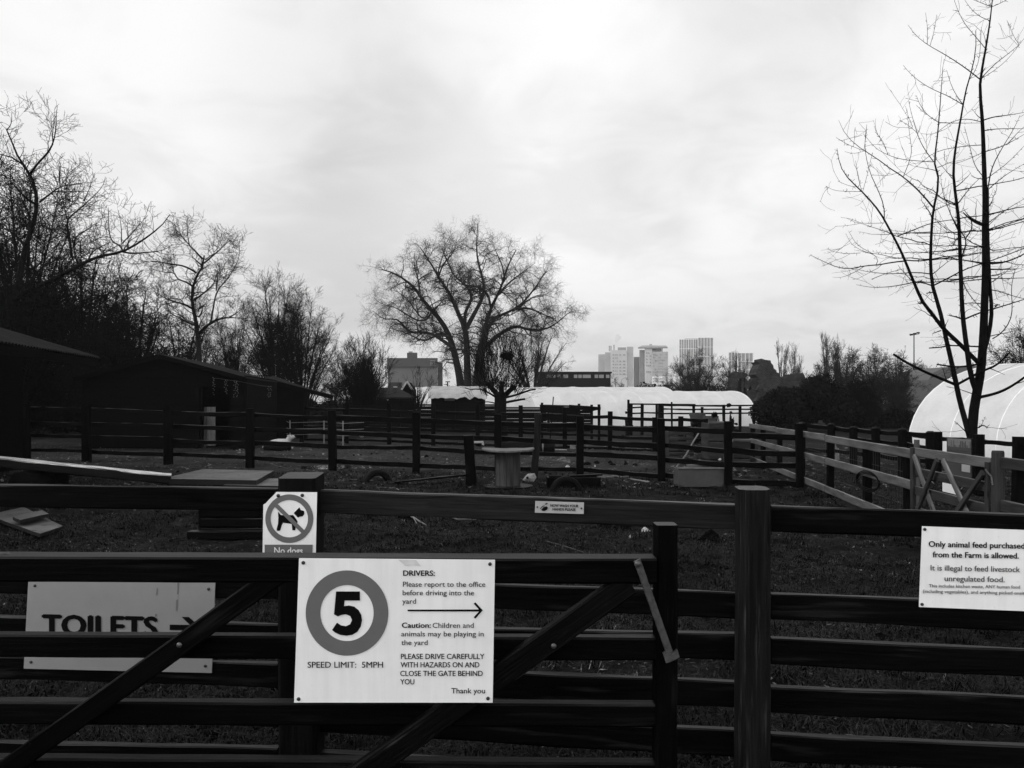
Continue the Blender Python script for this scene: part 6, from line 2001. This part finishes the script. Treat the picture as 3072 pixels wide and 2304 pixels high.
# ------------------------------------------------------------------ ruin
YU = 72.0
ru = thing('ruin', 'broken brick ruin with a jagged tower stump', 'ruin', ((2290 - CX) / FPX * YU, YU, 0))
kr = NT('ruin brick')
br_ = kr.n('ShaderNodeTexBrick')
br_.inputs['Scale'].default_value = 2.2
for nm, v_ in (('Color1', .036), ('Color2', .016), ('Mortar', .05)):
    br_.inputs[nm].default_value = (v_, v_, v_, 1)
br_.inputs['Mortar Size'].default_value = .03
kr.l(kr.coord('Object', (1, 1, 1), (R(90), 0, 0)), br_.inputs['Vector'])
nr_ = kr.noise(kr.coord('Object'), 1.1, 6, .7)
kr.col(kr.mul(br_.outputs[0], kr.ramp(nr_, [(.3, .5), (.6, 1.2), (.75, 1.8)]))).surf(.9, .08).bump(nr_, .6, .1)
M['ruin'] = kr.m
cu_ = cv(2180, 1040, .2712)
def rough(poly, n=5, amp=.24, seed=0):
    rs_ = random.Random(seed)
    out = []
    for a, b in zip(poly, poly[1:] + poly[:1]):
        a, b = Vector(a), Vector(b)
        L_ = (b - a).length
        m_ = max(1, int(L_ / .28))
        for i in range(m_):
            p = a.lerp(b, i / m_)
            if i:
                p = p + Vector((rs_.uniform(-amp, amp), 0, rs_.uniform(-amp, amp)))
            out.append(p)
    return out
def RU(pts, d=0.0): return [P(*cu_(*p), YU + d) for p in pts]
# convex-ish pieces, each a solid lump of masonry
def masonry(nm, pts, d, th, seed):
    MB().prism(rough(RU(pts, d), seed=seed), th).build(nm, M['ruin'], ru)
masonry('tower', [(345, 900), (620, 900), (600, 360), (590, 295), (555, 285), (550, 262), (522, 240), (515, 205), (492, 180), (486, 152), (425, 145), (386, 132), (384, 158), (346, 164), (334, 260), (345, 340)], 0, 2.2, 1)
masonry('side_wall', [(610, 900), (900, 900), (860, 400), (850, 290), (800, 290), (760, 292), (690, 305), (640, 360), (622, 350), (610, 345)], .5, 1.4, 2)
masonry('wall', [(210, 900), (350, 900), (350, 340), (290, 345), (260, 400), (250, 500), (240, 380), (212, 348)], .6, 1.0, 3)
masonry('arch', [(55, 900), (100, 900), (98, 450), (120, 370), (160, 345), (170, 500), (172, 900), (215, 900), (212, 292), (150, 288), (62, 302)], .9, .9, 4)
masonry('buttress', [(460, 900), (560, 900), (545, 500), (500, 420), (470, 400)], -.9, .95, 5)

# ------------------------------------------------------------------ floodlight mast and background buildings
YM = 118.0
fm = thing('floodlight_mast', 'tall thin floodlight mast above the bare thicket', 'floodlight', ((2742 - CX) / FPX * YM, YM, 0))
xm = (2742 - CX) / FPX * YM
MB().tube([(xm, YM, 0), (xm, YM, CAM_H + (HZ - 1003) / FPX * YM)], [.10, .07], 8).build('pole', M['rail'], fm)
zt = CAM_H + (HZ - 1004) / FPX * YM
for dx_ in (-.45, .05, .55):
    MB().box((xm + dx_, YM - .1, zt + .12 + dx_ * .25), (.36, .3, .2)).build('lamp', M['rail'], fm)
MB().beam((xm - .6, YM, zt - .12), (xm + .75, YM, zt + .1), .08, .08).build('cross_arm', M['rail'], fm)

M['conc'] = plain('grey concrete', .40, .8, .2, .12, .08)  # these concretes are lightened in place of distance haze
M['concdk'] = plain('dark grey concrete', .27, .8, .2, .12, .08)
M['conclt'] = plain('light grey panels', .52, .8, .2, .08, .08)
M['gblock'] = plain('grey block wall', .11, .8, .1, .15, .1)
M['gblockdk'] = plain('grey block band', .065, .8, .1, .15, .1)
M['glassdk'] = plain('dark window', .27, .3, .4, .2, .2)
M['brickdk'] = plain('dark brick', .009, .8, .1, .3, .4)
M['whitewall'] = plain('white frame', .85, .7, .2, .05, .2)
def block(px0, px1, pytop, Y, dep, mat, name, parent, pybot=None, skew=None):
    """box with its front face at distance Y"""
    x0, x1 = (px0 - CX) / FPX * Y, (px1 - CX) / FPX * Y
    skew = x0 * dep / Y if skew is None else skew
    z1 = CAM_H - (pytop - HZ) / FPX * Y
    z0 = -.5 if pybot is None else CAM_H - (pybot - HZ) / FPX * Y
    vs = [(x0, Y, z0), (x1, Y, z0), (x1, Y, z1), (x0, Y, z1), (x0 + skew, Y + dep, z0), (x1 + skew, Y + dep, z0), (x1 + skew, Y + dep, z1), (x0 + skew, Y + dep, z1)]
    return MB().add(vs, [[0, 1, 2, 3], [5, 4, 7, 6], [1, 5, 6, 2], [4, 0, 3, 7], [3, 2, 6, 7], [4, 5, 1, 0]]).build(name, M[mat], parent)
def win(px, py, w, h, Y, parent, mat='glassdk', name='window'):
    a, b = P(px, py, Y - .12), P(px + w, py, Y - .12)
    return MB().beam(a, b, h / FPX * Y, .25, ch=.01).build(name, M[mat], parent)
# grey block behind the big tree
YB1 = 230.0
gb = thing('grey_block', 'grey windowless block building behind the big tree', 'building', ((1235 - CX) / FPX * YB1, YB1, 0))
block(1164, 1312, 1101, YB1, 14, 'gblock', 'lower_wall', gb)
block(1161, 1313, 1074, YB1 - .4, 15, 'gblockdk', 'upper_storey', gb, 1100.5)
block(1312.3, 1328, 1088, YB1 + 4, 10, 'gblockdk', 'side_wing', gb)
block(1221, 1252, 1058, YB1 + 3, 6, 'gblockdk', 'roof_tower', gb, 1073.6)
block(1226, 1238, 1054, YB1 + 3.5, 4, 'concdk', 'roof_plant', gb, 1057.8)
for i in range(5):
    win(1290, 1082 + i * 4.5, 16, 1.2, YB1 - .4 if i < 4 else YB1, gb)
# long low dark building
YB2 = 128.0
lb_ = thing('low_building', 'long low dark brick building with a window strip', 'building', ((1720 - CX) / FPX * YB2, YB2, 0))
block(1612, 1832, 1120, YB2, 9, 'brickdk', 'wall', lb_)
block(1606, 1836, 1115, YB2 - .4, 10, 'brickdk', 'roof', lb_, 1119.8)
for i, px in enumerate((1640, 1656, 1672, 1690, 1722, 1735, 1748, 1762, 1784, 1797, 1818)):
    win(px, 1129, 10 if i % 3 else 14, 10, YB2, lb_, 'concdk')
# the two hospital blocks
YB3 = 600.0
hb = thing('hospital_block', 'pale hospital block with roof chimneys left of the deck roofed one', 'building', ((1850 - CX) / FPX * YB3, YB3, 0))
block(1795, 1815, 1063, YB3 + 6, 30, 'conc', 'low_wing', hb)
block(1815.3, 1832, 1057, YB3 + 3, 30, 'conc', 'side_wing', hb)
block(1832.3, 1880, 1050, YB3, 40, 'conclt', 'main_wall', hb)
block(1880.3, 1900, 1040, YB3 + 1, 38, 'conc', 'dark_wing', hb)
block(1853, 1878, 1042, YB3 + 6, 12, 'concdk', 'roof_plant', hb, 1049.8)
for px in (1832, 1837, 1846):
    x = (px - CX) / FPX * YB3
    MB().tube([(x, YB3 + 8, CAM_H + 158 / FPX * YB3), (x, YB3 + 8, CAM_H + (175 if px != 1846 else 178) / FPX * YB3)], .45, 8).build('chimney', M['concdk'], hb)
for r_ in range(7):
    for c_ in ((1838, 4), (1846, 2.2), (1850.5, 2.2), (1858.5, 4.6), (1869, 7)):
        if (r_ + int(c_[0])) % 11 == 0: continue
        win(c_[0], 1064.5 + r_ * 9.6, c_[1], 3.4, YB3, hb, 'concdk')
hb2 = thing('hospital_block', 'grey hospital block with an overhanging roof deck', 'building', ((1955 - CX) / FPX * YB3, YB3, 0))
block(1901, 1918, 1071, YB3 + 8, 30, 'concdk', 'low_wing', hb2)
block(1918.3, 1934, 1050, YB3 + 4, 34, 'concdk', 'dark_wing', hb2)
block(1934.3, 1956, 1045, YB3 + 1, 36, 'conclt', 'light_wall', hb2)
block(1956.3, 2004, 1055, YB3, 38, 'conc', 'main_wall', hb2)
block(1940, 1985, 1043.5, YB3 + 6, 24, 'conc', 'top_storey', hb2, 1054.6)
mb = MB()
dk = [(1914, 1042, 0), (2003, 1041, 0), (1998, 1036.5, 26), (1928, 1036.5, 26)]
dp = [P(a, b, YB3 + c_) for a, b, c_ in dk]
mb.slab(dp, 1.0, 1)
mb.build('roof_deck', M['concdk'], hb2)
for px in (1984, 1989):
    x = (px - CX) / FPX * YB3
    MB().beam((x, YB3 + 3, CAM_H + 155 / FPX * YB3), (x, YB3 + 3, CAM_H + 168 / FPX * YB3), .5, .5, up=(1, 0, 0)).build('deck_post', M['concdk'], hb2)
win(1948, 1034.5, 8, 3, YB3 + 14, hb2, 'concdk', 'roof_plant')
rb = random.Random(9)
for r_ in range(7):
    for px in (1939, 1944.5, 1949.5):
        if rb.random() < .25: continue
        win(px, 1059 + r_ * 9.4, 3.2, 4, YB3 + 1, hb2, 'concdk')
for r_ in range(7):
    for c_ in range(8):
        if rb.random() < .45: continue
        win(1959 + c_ * 5.5, 1064 + r_ * 8.6 + rb.uniform(-1, 1), rb.choice((2, 3, 3.5)), rb.choice((3, 4.5)), YB3, hb2, 'concdk')
wb = thing('white_building', 'small white framed building at the foot of the hospital', 'building', ((1975 - CX) / FPX * 420, 420, 0))
block(1956, 1996, 1129.5, 420, 16, 'whitewall', 'wall', wb)
for r_ in range(2):
    for c_ in range(7):
        win(1958.5 + c_ * 5.2, 1136 + r_ * 8.5, 3.4, 4.6, 420, wb, 'conc')
# two towers with white grid fronts
def tower(label, px0, px1, top0, top1, split, cols, rows, seed):
    Y = 640.0
    t_ = thing('tower_block', label, 'building', ((px0 + px1) / 2 / FPX * Y - CX / FPX * Y, Y, 0), 'tower blocks')
    block(px0 + .6, split, top0 + 1, Y, 40, 'glassdk', 'glass_front', t_)
    block(split + .2, px1 - .6, top1 + 1, Y - 3, 40, 'glassdk', 'glass_front', t_)
    mb = MB()
    for (a, b, tp_, off, n) in ((px0, split, top0, 0, cols[0]), (split, px1, top1, -3, cols[1])):
        for i in range(n + 1):
            px = a + (b - a) * i / n
            w_ = (1.7 if i % 2 == 0 else 1.1)
            p0, p1 = P(px, 1190, Y + off - .35), P(px, tp_, Y + off - .35)
            mb.beam(p0, p1, w_ / FPX * Y, .5, up=(1, 0, 0), ch=.02)
        for j in range(rows + 1):
            py = tp_ + 1 + (140 if tp_ < 1030 else 100) * j / rows
            mb.beam(P(a, py, Y + off - .66), P(b, py, Y + off - .66), 1.3 / FPX * Y, .1, ch=.02)
    mb.build('facade_grid', M['whitewall'], t_)
    block(px0 + (split - px0) * .3, split, top0 - 1.6, Y + 8, 20, 'conc', 'roof_plant', t_, top0 + .9)
    return t_
tower('taller far tower with a white window grid', 2037.5, 2139.5, 1017, 1012, 2094, (8, 5), 5, 1)
tower('lower far tower with a white window grid near the ruin', 2186, 2259, 1056, 1058, 2213, (3, 4), 4, 2)
# low roofs behind the near tunnel
YB5 = 62.0
cb_ = thing('curved_roof_building', 'grey curved roof behind the near white tunnel', 'building', ((2860 - CX) / FPX * YB5, YB5, 0))
arc = [(2785, 1165), (2785, 1140), (2800, 1118), (2830, 1104), (2870, 1098), (2930, 1098), (2990, 1104), (3020, 1120), (3020, 1165)]
ps = [P(a, b, YB5) for a, b in arc]
ps[0].z = ps[-1].z = 0
MB().prism(ps, 6).build('roof', M['gblock'], cb_)
fb = thing('flat_roof_shelter', 'pale edged flat roof right of the thicket', 'shelter', ((2768 - CX) / FPX * 66, 66, 0))
block(2733, 2830, 1192, 66, 3, 'whitewall', 'roof', fb, 1198)
block(2740, 2826, 1198.5, 66.3, 2.4, 'brickdk', 'wall', fb)
# smoke from the hospital chimney
sm = MB()
def blob(c, r, seed):
    nU, nV = 10, 7
    vs = [c + V(0, 0, -r)]
    for j in range(1, nV):
        for i in range(nU):
            a_, b_ = 2 * math.pi * i / nU, -math.pi / 2 + math.pi * j / nV
            q = r * (1 + .25 * mnoise.noise((a_, b_ * 2, seed)))
            vs.append(c + V(q * 1.2 * math.cos(b_) * math.cos(a_), q * math.cos(b_) * math.sin(a_), q * math.sin(b_)))
    vs.append(c + V(0, 0, r))
    fs = [[0, 1 + (i + 1) % nU, 1 + i] for i in range(nU)]
    for j in range(nV - 2):
        for i in range(nU):
            q = 1 + j * nU
            fs.append([q + i, q + (i + 1) % nU, q + nU + (i + 1) % nU, q + nU + i])
    q = 1 + (nV - 2) * nU
    fs += [[q + i, q + (i + 1) % nU, len(vs) - 1] for i in range(nU)]
    sm.add(vs, fs)
pts = [(1846, 1030, 1.0), (1847.5, 1024, 1.4), (1850, 1018, 2.0), (1854, 1012, 2.8), (1860, 1006, 2.6)]
prof_pts = [P(a, b, YB3 + 8) for a, b, c_ in pts]
sm.tube(prof_pts, [c_ for a, b, c_ in pts], 12)
ks = bpy.data.materials.new('smoke')
ks.use_nodes = True
ks.node_tree.nodes.clear()
o_ = ks.node_tree.nodes.new('ShaderNodeOutputMaterial')
pv_ = ks.node_tree.nodes.new('ShaderNodeVolumePrincipled')
pv_.inputs['Color'].default_value = (.95, .95, .95, 1)
pv_.inputs['Density'].default_value = .09
ks.node_tree.links.new(pv_.outputs[0], o_.inputs['Volume'])
smo = sm.build('chimney_smoke', ks)
tag(smo, 'small white wisp of smoke above the hospital chimneys', 'smoke', kind='stuff')

# ------------------------------------------------------------------ haze: one box of even pale air
kh = bpy.data.materials.new('haze')
kh.use_nodes = True
kh.node_tree.nodes.clear()
o_ = kh.node_tree.nodes.new('ShaderNodeOutputMaterial')
pv_ = kh.node_tree.nodes.new('ShaderNodeVolumePrincipled')
pv_.inputs['Color'].default_value = (.97, .97, .97, 1)
pv_.inputs['Density'].default_value = .00028
pv_.inputs['Anisotropy'].default_value = .3
kh.node_tree.links.new(pv_.outputs[0], o_.inputs['Volume'])
hx = MB()
x0, x1, y0, y1, z0, z1 = -4800, 4800, -4800, 4800, -1.0, 62.0
hv = [(x0, y0, z0), (x1, y0, z0), (x1, y1, z0), (x0, y1, z0), (x0, y0, z1), (x1, y0, z1), (x1, y1, z1), (x0, y1, z1)]
hx.add(hv, [[3, 2, 1, 0], [4, 5, 6, 7], [0, 1, 5, 4], [1, 2, 6, 5], [2, 3, 7, 6], [3, 0, 4, 7]])
tag(hx.build('haze', kh), kind='stuff')
